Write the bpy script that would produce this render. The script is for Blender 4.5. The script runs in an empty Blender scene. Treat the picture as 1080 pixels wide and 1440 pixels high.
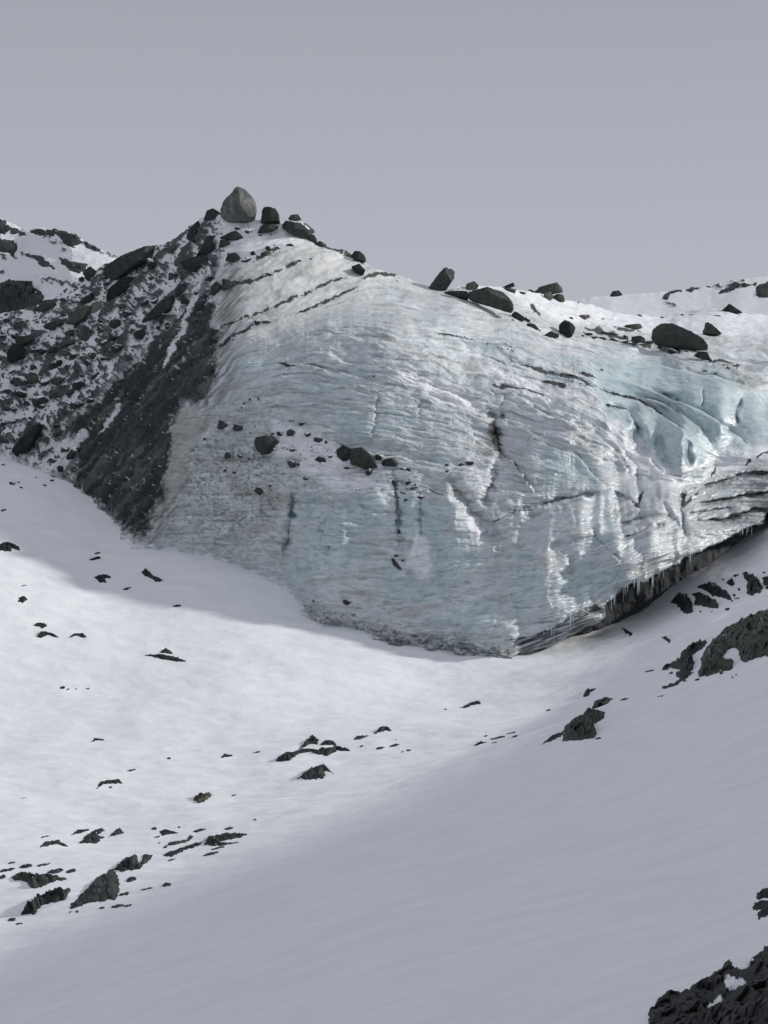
import bpy, math, random
import numpy as np
from mathutils import Vector
from mathutils.bvhtree import BVHTree
random.seed(7); RNG = np.random.default_rng(7)
sc = bpy.context.scene
C = bpy.data.collections.new('scene'); sc.collection.children.link(C)

# ------------------------------------------------------------------ camera, sky, sun, exposure
HFOV = math.radians(24.0); FPX = 540/math.tan(HFOV/2)          # photo is 1080 x 1440
PITCH = math.atan(100/FPX)                                      # camera looks slightly down
cd = bpy.data.cameras.new('camera'); cam = bpy.data.objects.new('camera', cd); C.objects.link(cam)
cd.sensor_fit = 'HORIZONTAL'; cd.sensor_width = 36; cd.lens = 18/math.tan(HFOV/2)
cd.clip_start = 0.5; cd.clip_end = 6000
cam.location = (0, 0, 0); cam.rotation_euler = (math.pi/2-PITCH, 0, 0)
sc.camera = cam
SUN_AZ = math.radians(6)      # angle of the sun from +X (right), positive = beyond the glacier
SUN_EL = math.radians(25)
sdir = Vector((math.cos(SUN_EL)*math.cos(SUN_AZ), math.cos(SUN_EL)*math.sin(SUN_AZ), math.sin(SUN_EL)))
sl = bpy.data.lights.new('sun', 'SUN'); sl.energy = 2.75; sl.angle = math.radians(3.0); sl.color = (1.0, 0.965, 0.91)
so = bpy.data.objects.new('sun', sl); C.objects.link(so); so.rotation_euler = sdir.to_track_quat('Z', 'Y').to_euler()
w = bpy.data.worlds.new('World'); sc.world = w; w.use_nodes = True
wn = w.node_tree; wn.nodes.clear()
wo = wn.nodes.new('ShaderNodeOutputWorld')
b1 = wn.nodes.new('ShaderNodeBackground'); b2 = wn.nodes.new('ShaderNodeBackground')
mx = wn.nodes.new('ShaderNodeMixShader'); mx.inputs[0].default_value = 0.93
sk = wn.nodes.new('ShaderNodeTexSky'); sk.sky_type = 'NISHITA'; sk.sun_disc = False
sk.sun_elevation = SUN_EL; sk.sun_rotation = math.pi/2-SUN_AZ; sk.dust_density = 4; sk.altitude = 1500
b1.inputs[1].default_value = 0.06
wn.links.new(sk.outputs[0], b1.inputs[0])
tc = wn.nodes.new('ShaderNodeTexCoord'); sx = wn.nodes.new('ShaderNodeSeparateXYZ'); cr = wn.nodes.new('ShaderNodeValToRGB')
wn.links.new(tc.outputs['Generated'], sx.inputs[0]); wn.links.new(sx.outputs[2], cr.inputs[0])
el = cr.color_ramp.elements
el[0].position = 0.0; el[0].color = (0.465, 0.485, 0.545, 1)
el[1].position = 1.0; el[1].color = (0.50, 0.52, 0.575, 1)
for p, c in ((0.10, (0.455, 0.475, 0.535)), (0.24, (0.375, 0.398, 0.447)), (0.32, (0.42, 0.44, 0.49))):
    e = el.new(p); e.color = (*c, 1)
wn.links.new(cr.outputs[0], b2.inputs[0])
wn.links.new(b1.outputs[0], mx.inputs[1]); wn.links.new(b2.outputs[0], mx.inputs[2]); wn.links.new(mx.outputs[0], wo.inputs[0])
vs = sc.view_settings; vs.view_transform = 'Standard'; vs.look = 'None'; vs.exposure = 0; vs.gamma = 1; vs.use_curve_mapping = False

# ------------------------------------------------------------------ numeric helpers
def rays(u, v):
    a = (np.asarray(u, float)-540)/FPX; b = (720-np.asarray(v, float))/FPX
    c, s = math.cos(PITCH), math.sin(PITCH)
    return a, c+b*s, -s+b*c
def P(u, v, Y):
    x, y, z = rays(u, v); k = np.asarray(Y, float)/y
    return np.stack([x*k, y*k, z*k], -1)
def pix(p):
    c, s = math.cos(PITCH), math.sin(PITCH)
    f = p[..., 1]*c-p[..., 2]*s; up = p[..., 1]*s+p[..., 2]*c
    return 540+FPX*p[..., 0]/f, 720-FPX*up/f
_GA = np.random.default_rng(11).uniform(0, 2*math.pi, 4096); _GC = np.cos(_GA).astype(np.float32); _GS = np.sin(_GA).astype(np.float32)
def _hi(ix, iy, seed):
    h = ix.astype(np.int64).astype(np.uint32)*np.uint32(374761393)+iy.astype(np.int64).astype(np.uint32)*np.uint32(668265263)+np.uint32((seed*1274126177) & 0xffffffff)
    h = (h ^ (h >> np.uint32(13)))*np.uint32(1274126177); h = (h ^ (h >> np.uint32(16)))*np.uint32(2246822519)
    return h ^ (h >> np.uint32(15))
def _h(ix, iy, seed): return _hi(ix, iy, seed)/np.float64(0xffffffff)
def gnoise(x, y, seed=0):
    x, y = np.broadcast_arrays(np.asarray(x, np.float64), np.asarray(y, np.float64))
    ix = np.floor(x); iy = np.floor(y); fx = (x-ix).astype(np.float32); fy = (y-iy).astype(np.float32)
    sxx = fx*fx*fx*(fx*(fx*6-15)+10); syy = fy*fy*fy*(fy*(fy*6-15)+10)
    def g(dx, dy):
        a = _hi(ix+dx, iy+dy, seed) & np.uint32(4095)
        return _GC[a]*(fx-dx)+_GS[a]*(fy-dy)
    a = g(0, 0); a += (g(1, 0)-a)*sxx; b = g(0, 1); b += (g(1, 1)-b)*sxx
    return (1.4*(a+(b-a)*syy)).astype(np.float64)
def fbm(x, y, o=4, seed=0, gain=0.5, lac=2.03):
    r = 0; a = 1.0; t = 0
    for k in range(o):
        r = r+a*gnoise(x, y, seed+k*17); t += a; a *= gain; x = x*lac+3.1; y = y*lac+7.7
    return r/t*1.6
def ridged(x, y, o=4, seed=0):
    r = 0; a = 1.0; t = 0
    for k in range(o):
        r = r+a*(1-2*np.abs(gnoise(x, y, seed+k*13))); t += a; a *= 0.5; x = x*2.1+1.3; y = y*2.1+4.1
    return r/t
def cells(x, y, seed=0, tilt=1.0):
    """jittered cells: returns F1, F2, per-cell random value, and a faceted height (each cell a tilted plane)"""
    ix = np.floor(x); iy = np.floor(y)
    f1 = np.full(x.shape, 9.0); f2 = np.full(x.shape, 9.0); cid = np.zeros(x.shape); fh = np.zeros(x.shape)
    for dx in (-1, 0, 1):
        for dy in (-1, 0, 1):
            jx = ix+dx; jy = iy+dy
            px = jx+_h(jx, jy, seed); py = jy+_h(jx, jy, seed+5)
            ex = x-px; ey = y-py; d = np.hypot(ex, ey)
            r = _h(jx, jy, seed+9); an = _h(jx, jy, seed+11)*6.283
            hh = r-0.5+tilt*(np.cos(an)*ex+np.sin(an)*ey)
            m = d < f1
            f2 = np.where(m, f1, np.minimum(f2, d)); cid = np.where(m, r, cid); fh = np.where(m, hh, fh); f1 = np.where(m, d, f1)
    return f1, f2, cid, fh
def sst(a, b, x):
    t = np.clip((x-a)/(b-a), 0, 1); return t*t*(3-2*t)
def tps(pts, vals, lam=0.0):
    pts = np.asarray(pts, float); vals = np.asarray(vals, float); n = len(pts)
    m = pts.mean(0); s = pts.std(); q = (pts-m)/s
    def K(r2): return 0.5*r2*np.log(r2+1e-12)
    A = np.zeros((n+3, n+3)); A[:n, :n] = K(((q[:, None]-q[None])**2).sum(-1))+lam*np.eye(n)
    A[:n, n] = 1; A[:n, n+1:] = q; A[n, :n] = 1; A[n+1:, :n] = q.T
    wgt = np.linalg.solve(A, np.concatenate([vals, np.zeros(3)]))
    def f(x, y):
        X = (np.asarray(x, float)-m[0])/s; Y = (np.asarray(y, float)-m[1])/s
        r = wgt[n]+wgt[n+1]*X+wgt[n+2]*Y
        for i in range(n): r = r+wgt[i]*K((X-q[i, 0])**2+(Y-q[i, 1])**2)
        return r
    return f
def pdist(poly, x, y, closed=True):
    """distance to a polyline; negative outside of a closed one, positive inside.  Also t along it."""
    p = np.asarray(poly, float); n = len(p); best = np.full(x.shape, 1e18); tt = np.zeros(x.shape); side = np.zeros(x.shape)
    ins = np.zeros(x.shape, bool); m = n if closed else n-1
    for i in range(m):
        a = p[i]; b = p[(i+1) % n]; d = b-a; L = d@d+1e-12
        t = np.clip(((x-a[0])*d[0]+(y-a[1])*d[1])/L, 0, 1)
        dd = (x-a[0]-t*d[0])**2+(y-a[1]-t*d[1])**2
        k = dd < best; best = np.where(k, dd, best); tt = np.where(k, (i+t)/m, tt)
        side = np.where(k, np.sign(d[0]*(y-a[1])-d[1]*(x-a[0])), side)
        if closed:
            c = ((a[1] > y) != (b[1] > y)) & (x < (b[0]-a[0])*(y-a[1])/((b[1]-a[1]) if abs(b[1]-a[1]) > 1e-9 else 1e-9)+a[0])
            ins ^= c
    best = np.sqrt(best)
    if closed: return np.where(ins, best, -best)
    return best, tt, side

# ------------------------------------------------------------------ object helpers
def tag(o, label=None, cat=None, group=None, kind=None):
    if label: o['label'] = label
    if cat: o['category'] = cat
    if group: o['group'] = group
    if kind: o['kind'] = kind
    return o
def mesh_from(name, V, F, mat, smooth=True, parent=None, cols=None, attrs=None):
    me = bpy.data.meshes.new(name); V = np.asarray(V, np.float32); F = np.asarray(F, np.int32)
    me.vertices.add(len(V)); me.vertices.foreach_set('co', V.ravel())
    k = F.shape[1]
    me.loops.add(F.size); me.loops.foreach_set('vertex_index', F.ravel())
    me.polygons.add(len(F)); me.polygons.foreach_set('loop_start', np.arange(0, F.size, k, dtype=np.int32))
    me.polygons.foreach_set('use_smooth', np.full(len(F), smooth))
    me.update(calc_edges=True)
    if cols is not None:
        a = me.color_attributes.new('albedo', 'FLOAT_COLOR', 'POINT')
        a.data.foreach_set('color', np.concatenate([cols, np.ones((len(cols), 1))], 1).astype(np.float32).ravel())
    for kk, vv in (attrs or {}).items():
        a = me.attributes.new(kk, 'FLOAT', 'POINT'); a.data.foreach_set('value', np.asarray(vv, np.float32).ravel())
    me.materials.append(mat)
    o = bpy.data.objects.new(name, me); C.objects.link(o)
    if parent: o.parent = parent
    return o
def grid_faces(nr, nc):
    i = np.arange(nr*nc).reshape(nr, nc)
    return np.stack([i[:-1, :-1], i[1:, :-1], i[1:, 1:], i[:-1, 1:]], -1).reshape(-1, 4)

# ------------------------------------------------------------------ materials
def new_mat(name):
    m = bpy.data.materials.new(name); m.use_nodes = True; return m, m.node_tree.nodes, m.node_tree.links, m.node_tree.nodes['Principled BSDF']
def node_noise(N, L, scale, detail=6, rough=0.6, vec=None):
    n = N.new('ShaderNodeTexNoise'); n.inputs['Scale'].default_value = scale; n.inputs['Detail'].default_value = detail
    n.inputs['Roughness'].default_value = rough
    if vec is not None: L.new(vec, n.inputs['Vector'])
    return n.outputs[0]
def ramp(N, L, src, stops):
    r = N.new('ShaderNodeValToRGB'); e = r.color_ramp.elements
    e[0].position, e[0].color = stops[0][0], (*stops[0][1], 1); e[1].position, e[1].color = stops[-1][0], (*stops[-1][1], 1)
    for p, c in stops[1:-1]: q = e.new(p); q.color = (*c, 1)
    L.new(src, r.inputs[0]); return r.outputs[0]
def mixc(N, L, fac, a, b, mode='MIX'):
    m = N.new('ShaderNodeMix'); m.data_type = 'RGBA'; m.blend_type = mode
    for s, x in ((m.inputs[0], fac), (m.inputs[6], a), (m.inputs[7], b)):
        if isinstance(x, (int, float)): s.default_value = x
        elif isinstance(x, tuple): s.default_value = (*x, 1)
        else: L.new(x, s)
    return m.outputs[2]
def bump(N, L, h, strength, dist, prev=None):
    b = N.new('ShaderNodeBump'); b.inputs['Strength'].default_value = strength; b.inputs['Distance'].default_value = dist
    L.new(h, b.inputs['Height'])
    if prev is not None: L.new(prev, b.inputs['Normal'])
    return b.outputs[0]
def snow_mat():
    m, N, L, B = new_mat('snow'); tc = N.new('ShaderNodeTexCoord')
    mp = N.new('ShaderNodeMapping'); mp.inputs['Scale'].default_value = (0.6, 1.6, 1.6); L.new(tc.outputs['Object'], mp.inputs[0])
    n1 = node_noise(N, L, 0.35, 8, 0.62, mp.outputs[0]); n2 = node_noise(N, L, 3.0, 5, 0.6, mp.outputs[0])
    base = ramp(N, L, n1, [(0.3, (0.76, 0.78, 0.82)), (0.7, (0.84, 0.855, 0.88))])
    # specks of grit blown on the snow, thickest on the valley floor
    at = N.new('ShaderNodeAttribute'); at.attribute_name = 'grit'
    n3 = node_noise(N, L, 1.1, 12, 0.85, mp.outputs[0])
    g = N.new('ShaderNodeMath'); g.operation = 'MULTIPLY'; L.new(at.outputs['Fac'], g.inputs[0])
    L.new(ramp(N, L, n3, [(0.60, (0, 0, 0)), (0.70, (1, 1, 1))]), g.inputs[1])
    L.new(mixc(N, L, g.outputs[0], base, (0.30, 0.30, 0.31)), B.inputs['Base Color'])
    B.inputs['Roughness'].default_value = 0.75; B.inputs['Specular IOR Level'].default_value = 0.25
    mp2 = N.new('ShaderNodeMapping'); mp2.inputs['Scale'].default_value = (0.35, 1.0, 1.0); L.new(tc.outputs['Object'], mp2.inputs[0])
    n4 = node_noise(N, L, 1.3, 6, 0.6, mp2.outputs[0])
    L.new(bump(N, L, n2, 0.5, 0.05, bump(N, L, n4, 0.8, 0.17)), B.inputs['Normal'])
    return m
def rock_mat(name, a, b, c, snowy=0.0, scale=1.0):
    m, N, L, B = new_mat(name); tc = N.new('ShaderNodeTexCoord'); co = tc.outputs['Object']
    oi = N.new('ShaderNodeObjectInfo')
    n1 = node_noise(N, L, 0.9*scale, 8, 0.65, co); n2 = node_noise(N, L, 4*scale, 8, 0.62, co)
    mp = N.new('ShaderNodeMapping'); mp.inputs['Scale'].default_value = (1, 1, 5); mp.inputs['Rotation'].default_value = (0.5, 0.6, 0.3)
    L.new(co, mp.inputs[0]); n3 = node_noise(N, L, 1.2*scale, 6, 0.6, mp.outputs[0])
    col = ramp(N, L, n1, [(0.3, a), (0.55, b), (0.75, c)])
    col = mixc(N, L, 0.5, col, ramp(N, L, n3, [(0.3, (0.35, 0.35, 0.35)), (0.7, (1, 1, 1))]), 'MULTIPLY')
    col = mixc(N, L, 0.45, col, ramp(N, L, n2, [(0.3, (0.4, 0.4, 0.4)), (0.7, (1.5, 1.5, 1.5))]), 'MULTIPLY')
    v = N.new('ShaderNodeMapRange'); v.inputs[3].default_value = 0.7; v.inputs[4].default_value = 1.35; L.new(oi.outputs['Random'], v.inputs[0])
    vm = N.new('ShaderNodeVectorMath'); vm.operation = 'SCALE'; L.new(col, vm.inputs[0]); L.new(v.outputs[0], vm.inputs[3]); col = vm.outputs[0]
    if snowy > 0:                                           # snow caught on ledges that face up
        ge = N.new('ShaderNodeNewGeometry'); s = N.new('ShaderNodeSeparateXYZ'); L.new(ge.outputs['Normal'], s.inputs[0])
        ad = N.new('ShaderNodeMath'); ad.operation = 'MULTIPLY_ADD'; ad.inputs[1].default_value = 0.9; L.new(n1, ad.inputs[0]); L.new(s.outputs[2], ad.inputs[2])
        t = 1.55-0.6*snowy
        fac = ramp(N, L, ad.outputs[0], [(t-0.06 if t < 1 else 0.94, (0, 0, 0)), (min(t, 1.0), (1, 1, 1))])
        mr = N.new('ShaderNodeMapRange'); mr.inputs[1].default_value = t-0.08; mr.inputs[2].default_value = t; L.new(ad.outputs[0], mr.inputs[0])
        col = mixc(N, L, mr.outputs[0], col, (0.78, 0.8, 0.84))
    at = N.new('ShaderNodeAttribute'); at.attribute_name = 'snow'
    col = mixc(N, L, at.outputs['Fac'], col, (0.8, 0.81, 0.84))
    L.new(col, B.inputs['Base Color']); B.inputs['Roughness'].default_value = 0.85; B.inputs['Specular IOR Level'].default_value = 0.3
    L.new(bump(N, L, n2, 0.8, 0.12/scale), B.inputs['Normal'])
    return m
def ice_mat():
    m, N, L, B = new_mat('glacier_ice'); tc = N.new('ShaderNodeTexCoord'); co = tc.outputs['Object']
    at = N.new('ShaderNodeAttribute'); at.attribute_name = 'albedo'
    gl = N.new('ShaderNodeAttribute'); gl.attribute_name = 'wet'
    sa = N.new('ShaderNodeAttribute'); sa.attribute_name = 'layer'
    cx = N.new('ShaderNodeSeparateXYZ'); L.new(co, cx.inputs[0])
    cb = N.new('ShaderNodeCombineXYZ')
    mu = N.new('ShaderNodeMath'); mu.operation = 'MULTIPLY'; mu.inputs[1].default_value = 0.35; L.new(cx.outputs[0], mu.inputs[0])
    m2 = N.new('ShaderNodeMath'); m2.operation = 'MULTIPLY'; m2.inputs[1].default_value = 0.35; L.new(cx.outputs[1], m2.inputs[0])
    L.new(mu.outputs[0], cb.inputs[0]); L.new(m2.outputs[0], cb.inputs[1]); L.new(sa.outputs['Fac'], cb.inputs[2])
    n1 = node_noise(N, L, 2.2, 8, 0.7, cb.outputs[0]); n2 = node_noise(N, L, 5.0, 6, 0.65, co)
    col = mixc(N, L, 0.6, at.outputs['Color'], ramp(N, L, n1, [(0.36, (0.52, 0.56, 0.58)), (0.47, (0.94, 0.96, 0.97)), (0.64, (1.18, 1.18, 1.18))]), 'MULTIPLY')
    L.new(col, B.inputs['Base Color'])
    rr = N.new('ShaderNodeMapRange'); rr.inputs[3].default_value = 0.75; rr.inputs[4].default_value = 0.17; L.new(gl.outputs['Fac'], rr.inputs[0])
    L.new(rr.outputs[0], B.inputs['Roughness']); B.inputs['IOR'].default_value = 1.33
    B.inputs['Specular IOR Level'].default_value = 0.6
    L.new(bump(N, L, n2, 0.55, 0.10, bump(N, L, n1, 0.5, 0.10)), B.inputs['Normal'])
    n3 = node_noise(N, L, 2.6, 3, 0.5, co); L.new(bump(N, L, n3, 1.0, 0.26), B.inputs['Coat Normal'])
    L.new(gl.outputs['Fac'], B.inputs['Coat Weight']); B.inputs['Coat Roughness'].default_value = 0.21; B.inputs['Coat IOR'].default_value = 1.5
    return m
def attr_mat(name, rough=0.85):
    m, N, L, B = new_mat(name); tc = N.new('ShaderNodeTexCoord'); co = tc.outputs['Object']
    at = N.new('ShaderNodeAttribute'); at.attribute_name = 'albedo'
    n2 = node_noise(N, L, 2.5, 9, 0.72, co)
    col = mixc(N, L, 0.6, at.outputs['Color'], ramp(N, L, n2, [(0.3, (0.55, 0.55, 0.55)), (0.55, (1, 1, 1)), (0.75, (1.25, 1.25, 1.25))]), 'MULTIPLY')
    L.new(col, B.inputs['Base Color']); B.inputs['Roughness'].default_value = rough; B.inputs['Specular IOR Level'].default_value = 0.3
    L.new(bump(N, L, n2, 0.6, 0.15), B.inputs['Normal'])
    return m
M_SNOW = snow_mat(); M_ICE = ice_mat(); M_MOR = attr_mat('moraine_debris'); M_HILL = attr_mat('hill_snow')
M_ROCK = rock_mat('dark_rock', (0.020, 0.023, 0.026), (0.041, 0.046, 0.047), (0.082, 0.085, 0.08))
M_ROCKS = rock_mat('dark_rock_snow_dusted', (0.028, 0.032, 0.034), (0.055, 0.062, 0.062), (0.10, 0.105, 0.10), 0.55)
M_GREEN = rock_mat('green_grey_rock', (0.035, 0.042, 0.037), (0.07, 0.08, 0.07), (0.13, 0.14, 0.12))
M_PALE = rock_mat('pale_rock', (0.16, 0.16, 0.14), (0.26, 0.26, 0.22), (0.38, 0.37, 0.32))
M_NEAR = rock_mat('near_black_rock', (0.016, 0.017, 0.018), (0.032, 0.033, 0.033), (0.06, 0.058, 0.052), 0, 4.0)
M_SLAB = rock_mat('grey_slab_rock', (0.055, 0.065, 0.06), (0.10, 0.112, 0.10), (0.17, 0.18, 0.16))
M_BROWN = rock_mat('brown_rock', (0.07, 0.06, 0.05), (0.13, 0.115, 0.09), (0.2, 0.18, 0.14))

# ------------------------------------------------------------------ ground: one height field
GC = [  # photo pixel, distance
 (-150, 590, 240), (0, 648, 232), (60, 665, 228), (110, 700, 223), (150, 735, 219), (190, 768, 214), (240, 772, 213), (300, 780, 212), (400, 822, 206), (440, 868, 201), (500, 888, 198),
 (560, 903, 196), (640, 913, 194), (717, 919, 193), (784, 917, 194), (839, 893, 200), (865, 876, 203), (902, 857, 205), (939, 828, 206), (969, 809, 207), (1035, 779, 209), (1073, 752, 211), (1150, 730, 216),
 (0, 760, 210), (0, 830, 196), (0, 900, 184), (150, 850, 199), (300, 870, 196), (150, 950, 178), (300, 950, 178), (450, 940, 183),
 (0, 1000, 166), (300, 1010, 165), (540, 975, 178), (680, 960, 182), (0, 1100, 142), (300, 1100, 141), (540, 1040, 156), (150, 1180, 120),
 (0, 1200, 116), (0, 1300, 97), (0, 1440, 74), (150, 1300, 90), (300, 1190, 113), (300, 1300, 82), (300, 1440, 58), (430, 1130, 126), (540, 1090, 134),
 (540, 1200, 95), (540, 1300, 66), (540, 1440, 46), (680, 1050, 142), (800, 1440, 37), (800, 1300, 54), (800, 1180, 80), (800, 1100, 104), (780, 1020, 140), (850, 970, 165), (850, 1000, 143), (860, 925, 182),
 (1080, 1440, 30), (1080, 1320, 42), (1080, 1200, 60), (1080, 1080, 82), (1080, 1000, 100), (950, 1050, 104), (950, 960, 135), (1080, 930, 122), (1080, 870, 150), (1000, 870, 178), (940, 900, 178), (1040, 830, 195)]
gp = P(*np.array(GC, float).T)
GX = [(0, 0, -1.75), (14, 0, 5), (-14, 0, -9), (40, 0, 20), (40, 40, 12), (60, 92, 13), (60, 108, 7.5), (62, 124, 5), (70, 160, -0.5), (75, 190, -5), (80, 215, -9), (60, 240, -8), (-40, 0, -21), (-45, 50, -27), (-60, 100, -28), (-75, 160, -24), (-90, 210, -10), (0, -25, 8), (-40, -25, -10), (40, -25, 30),  # points off to the right form an unseen ridge shaped to shade the foreground
      (-50, 260, -14), (0, 250, -30), (60, 270, -22), (-120, 300, -12), (0, 330, -30), (120, 330, -20), (-160, 100, -22), (-160, 0, -18), (150, 100, 40), (150, 0, 50), (160, 220, 10), (0, 600, -20), (-300, 500, -10), (300, 500, -10)]
gp = np.concatenate([gp, np.array(GX, float)])
gz = tps(gp[:, :2], gp[:, 2], 1e-5)
def ground_noise(x, y):
    d = np.maximum(y, 10)
    n = 0.55*fbm(x/26, y/30, 3, 5)+0.10*fbm(x/5.0+0.4*y/5, y/3.0, 4, 9)
    s = sst(-26, -10, x*0-0)*0
    vall = sst(92, 130, y)*(1-0.6*sst(205, 225, y))
    n = n+vall*(0.08*fbm(x/6.0, y/2.6, 3, 21)+0.06*ridged(x/4.5, y/2.2, 2, 31))
    n = n+(1-vall)*(0.07*fbm(x/3.6+y/4, y/3.0, 3, 41)+0.10*fbm(x/11-y/14, y/9, 2, 43))
    return n
def ground_z(x, y): return gz(x, y)+ground_noise(x, y)
# fan grid, dense in front of the camera
a_in = np.linspace(-0.185, 0.185, 900)
k = np.arange(1, 60); a_r = 0.185+0.0005*k*1.0+0.00045*k**2
aa = np.concatenate([-a_r[::-1], a_in, a_r])
yy = [-30.0]
while yy[-1] < 900:
    y = yy[-1]; yy.append(y+ (1.5 if y < 20 else max(0.09, 0.30*(y/60)**1.0*0.45) if y < 245 else 6+(y-245)*0.05))
yy = np.array(yy); A, Yg = np.meshgrid(aa, yy); Xg = A*(Yg+50)
Zg = ground_z(Xg, Yg)
farf = sst(300, 450, Yg); Zg = Zg*(1-farf)+(-22)*farf
gu, gv = pix(np.stack([Xg, np.maximum(Yg, 5), Zg], -1))
grit = 0.75*sst(120, 150, Yg)*(0.35+0.65*sst(-0.2, 0.3, fbm(Xg/22, Yg/14, 3, 77)))*(1-sst(960, 1000, gv)*0.5)
grit = grit+0.8*np.exp(-(((gu-590)/60)**2+((gv-955)/28)**2))
# meltwater-stained, dirty ice on the bank under the overhang
dirtb = np.exp(-(pdist([(905, 868), (950, 838), (1000, 810), (1050, 775)], gu, gv, False)[0]/11)**2)*0.9
grit = grit+dirtb*sst(-0.25, 0.3, fbm(gu/9, gv/9, 3, 55))
ground = mesh_from('snow_ground', np.stack([Xg, Yg, Zg], -1).reshape(-1, 3), grid_faces(*Xg.shape), M_SNOW, attrs={'grit': grit}); tag(ground, kind='structure')

# ------------------------------------------------------------------ glacier and moraine: one relief sheet, split where debris meets ice
TOP = [(-300, 470), (-100, 462), (0, 441), (60, 430), (100, 402), (125, 385), (150, 372), (200, 352), (235, 342), (262, 325), (280, 308), (298, 300), (315, 304), (340, 312), (375, 309), (405, 313), (430, 330), (460, 347), (500, 361),
       (530, 380), (560, 388), (600, 402), (620, 407), (650, 403), (700, 404), (740, 411), (765, 415), (800, 424), (850, 434), (880, 441), (930, 446), (975, 437), (1000, 434), (1040, 440), (1080, 444), (1400, 455)]
BOT = [(-300, 590), (-150, 600), (0, 655), (60, 675), (110, 708), (150, 742), (190, 775), (240, 780), (300, 790), (400, 832), (440, 880), (500, 900), (560, 912), (640, 922), (690, 932), (712, 934), (717, 930), (784, 928), (839, 905), (865, 890), (902, 870), (939, 842), (969, 822), (1035, 792), (1073, 765), (1150, 745), (1400, 700)]
DC = [(-300, 590, 262), (-150, 590, 244), (0, 650, 234), (60, 668, 230), (110, 702, 225), (150, 738, 220), (190, 772, 214), (240, 775, 212.5), (300, 785, 211), (400, 828, 205), (440, 872, 200), (500, 892, 197), (560, 905, 195), (640, 915, 192.5), (720, 925, 191), (784, 918, 191), (840, 890, 193), (882, 822, 195), (976, 777, 199), (1073, 738, 205), (1200, 720, 214), (1400, 700, 225),
      (882, 870, 195), (976, 822, 198), (1073, 770, 204),
      (-300, 470, 300), (-100, 465, 275), (0, 445, 262), (60, 432, 259), (125, 388, 258), (200, 354, 254), (262, 327, 249), (298, 302, 243), (340, 314, 240), (405, 315, 241), (460, 349, 240), (530, 382, 240), (600, 404, 243), (650, 406, 246), (700, 408, 252), (765, 418, 266), (850, 436, 285), (930, 448, 300), (1000, 437, 305), (1080, 446, 310), (1400, 458, 340),
      (0, 550, 247), (100, 480, 250), (100, 600, 238), (200, 430, 246), (180, 540, 238), (150, 650, 228), (200, 650, 222), (240, 550, 229), (220, 700, 216), (255, 470, 237), (270, 400, 240),
      (330, 340, 238), (320, 400, 233), (312, 440, 229), (308, 500, 223), (296, 560, 219), (275, 620, 216), (250, 690, 213.5), (222, 740, 212.5),
      (330, 500, 221), (345, 560, 216), (340, 650, 211.5), (330, 730, 210), (400, 360, 236), (400, 430, 227), (430, 500, 218), (440, 580, 212), (450, 650, 207), (450, 750, 202.5), (450, 820, 201),
      (480, 390, 235), (500, 430, 228), (560, 470, 221), (560, 550, 213), (560, 650, 206), (560, 750, 200), (560, 850, 196.5), (640, 430, 236), (640, 480, 226), (640, 700, 202), (640, 820, 196),
      (700, 440, 242), (700, 480, 231), (700, 550, 218), (700, 620, 210.5), (700, 720, 201), (700, 800, 196), (700, 870, 193), (780, 470, 244), (780, 520, 228), (800, 600, 212), (800, 700, 203), (790, 780, 196.5), (800, 850, 193),
      (880, 490, 250), (880, 540, 232), (880, 600, 218), (880, 680, 207), (880, 750, 198.5), (960, 500, 250), (960, 560, 229), (960, 620, 216), (900, 630, 216), (1000, 645, 217), (1060, 640, 219), (1080, 560, 238), (1080, 500, 258), (1020, 470, 275), (960, 470, 275), (960, 690, 208), (1060, 700, 210), (1200, 600, 235), (1200, 520, 262)]
dmap = tps([(a, b) for a, b, _ in DC], [c for *_, c in DC], 2e-4)
cu = np.concatenate([np.linspace(-320, -30, 60)[:-1], np.linspace(-30, 1110, 1180), np.linspace(1110, 1400, 60)[1:]])
NR = 600
tp = np.interp(cu, *np.array(TOP, float).T); bt = np.interp(cu, *np.array(BOT, float).T)
tp = tp+1.5*fbm(cu/14, cu*0, 3, 3)
t = np.linspace(0, 1, NR)[:, None]
U = np.repeat(cu[None], NR, 0); Vv = tp+(bt-tp)*t
Y = dmap(U, Vv)
# ---- strata coordinate
SL = {318: '300,372 340,366 400,345 460,330 560,330 1100,380', 335: '300,412 343,397 383,385 440,363 500,352 600,370 700,390 800,405 1100,430',
      350: '290,470 340,447 387,430 427,413 487,388 540,378 600,398 700,415 800,440 900,455 1100,470', 362: '290,502 327,477 357,457 447,428 503,403 550,394 620,410 700,432 780,455 900,475 1100,500',
      400: '290,512 327,489 380,462 447,442 507,427 560,432 620,443 700,458 780,485 860,507 960,525 1080,560', 455: '290,522 330,503 427,468 507,458 560,466 613,474 685,482 727,496 780,518 844,545 897,562 930,583 990,640 1100,655',
      500: '290,540 330,522 427,500 507,505 560,514 620,530 688,546 782,567 850,594 885,632 960,655 1100,668', 550: '290,570 330,555 430,547 560,567 620,581 690,601 780,629 850,655 885,668 960,680 1100,685',
      620: '280,625 430,615 560,622 680,642 780,665 850,676 900,684 1000,695 1100,695', 700: '260,705 430,696 560,702 650,712 750,712 800,702 860,698 900,700 1000,712 1100,708',
      780: '240,770 430,778 560,780 700,775 800,762 880,745 1000,725 1100,715', 860: '200,850 430,852 560,858 700,850 800,835 900,800 1000,765 1080,740', 940: '200,940 560,930 720,930 850,905 1000,830 1100,790'}
uk = np.arange(-330, 1411, 4.0); kk = np.exp(-(np.arange(-12, 13)*4/20.0)**2); kk /= kk.sum(); LV = []
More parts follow.
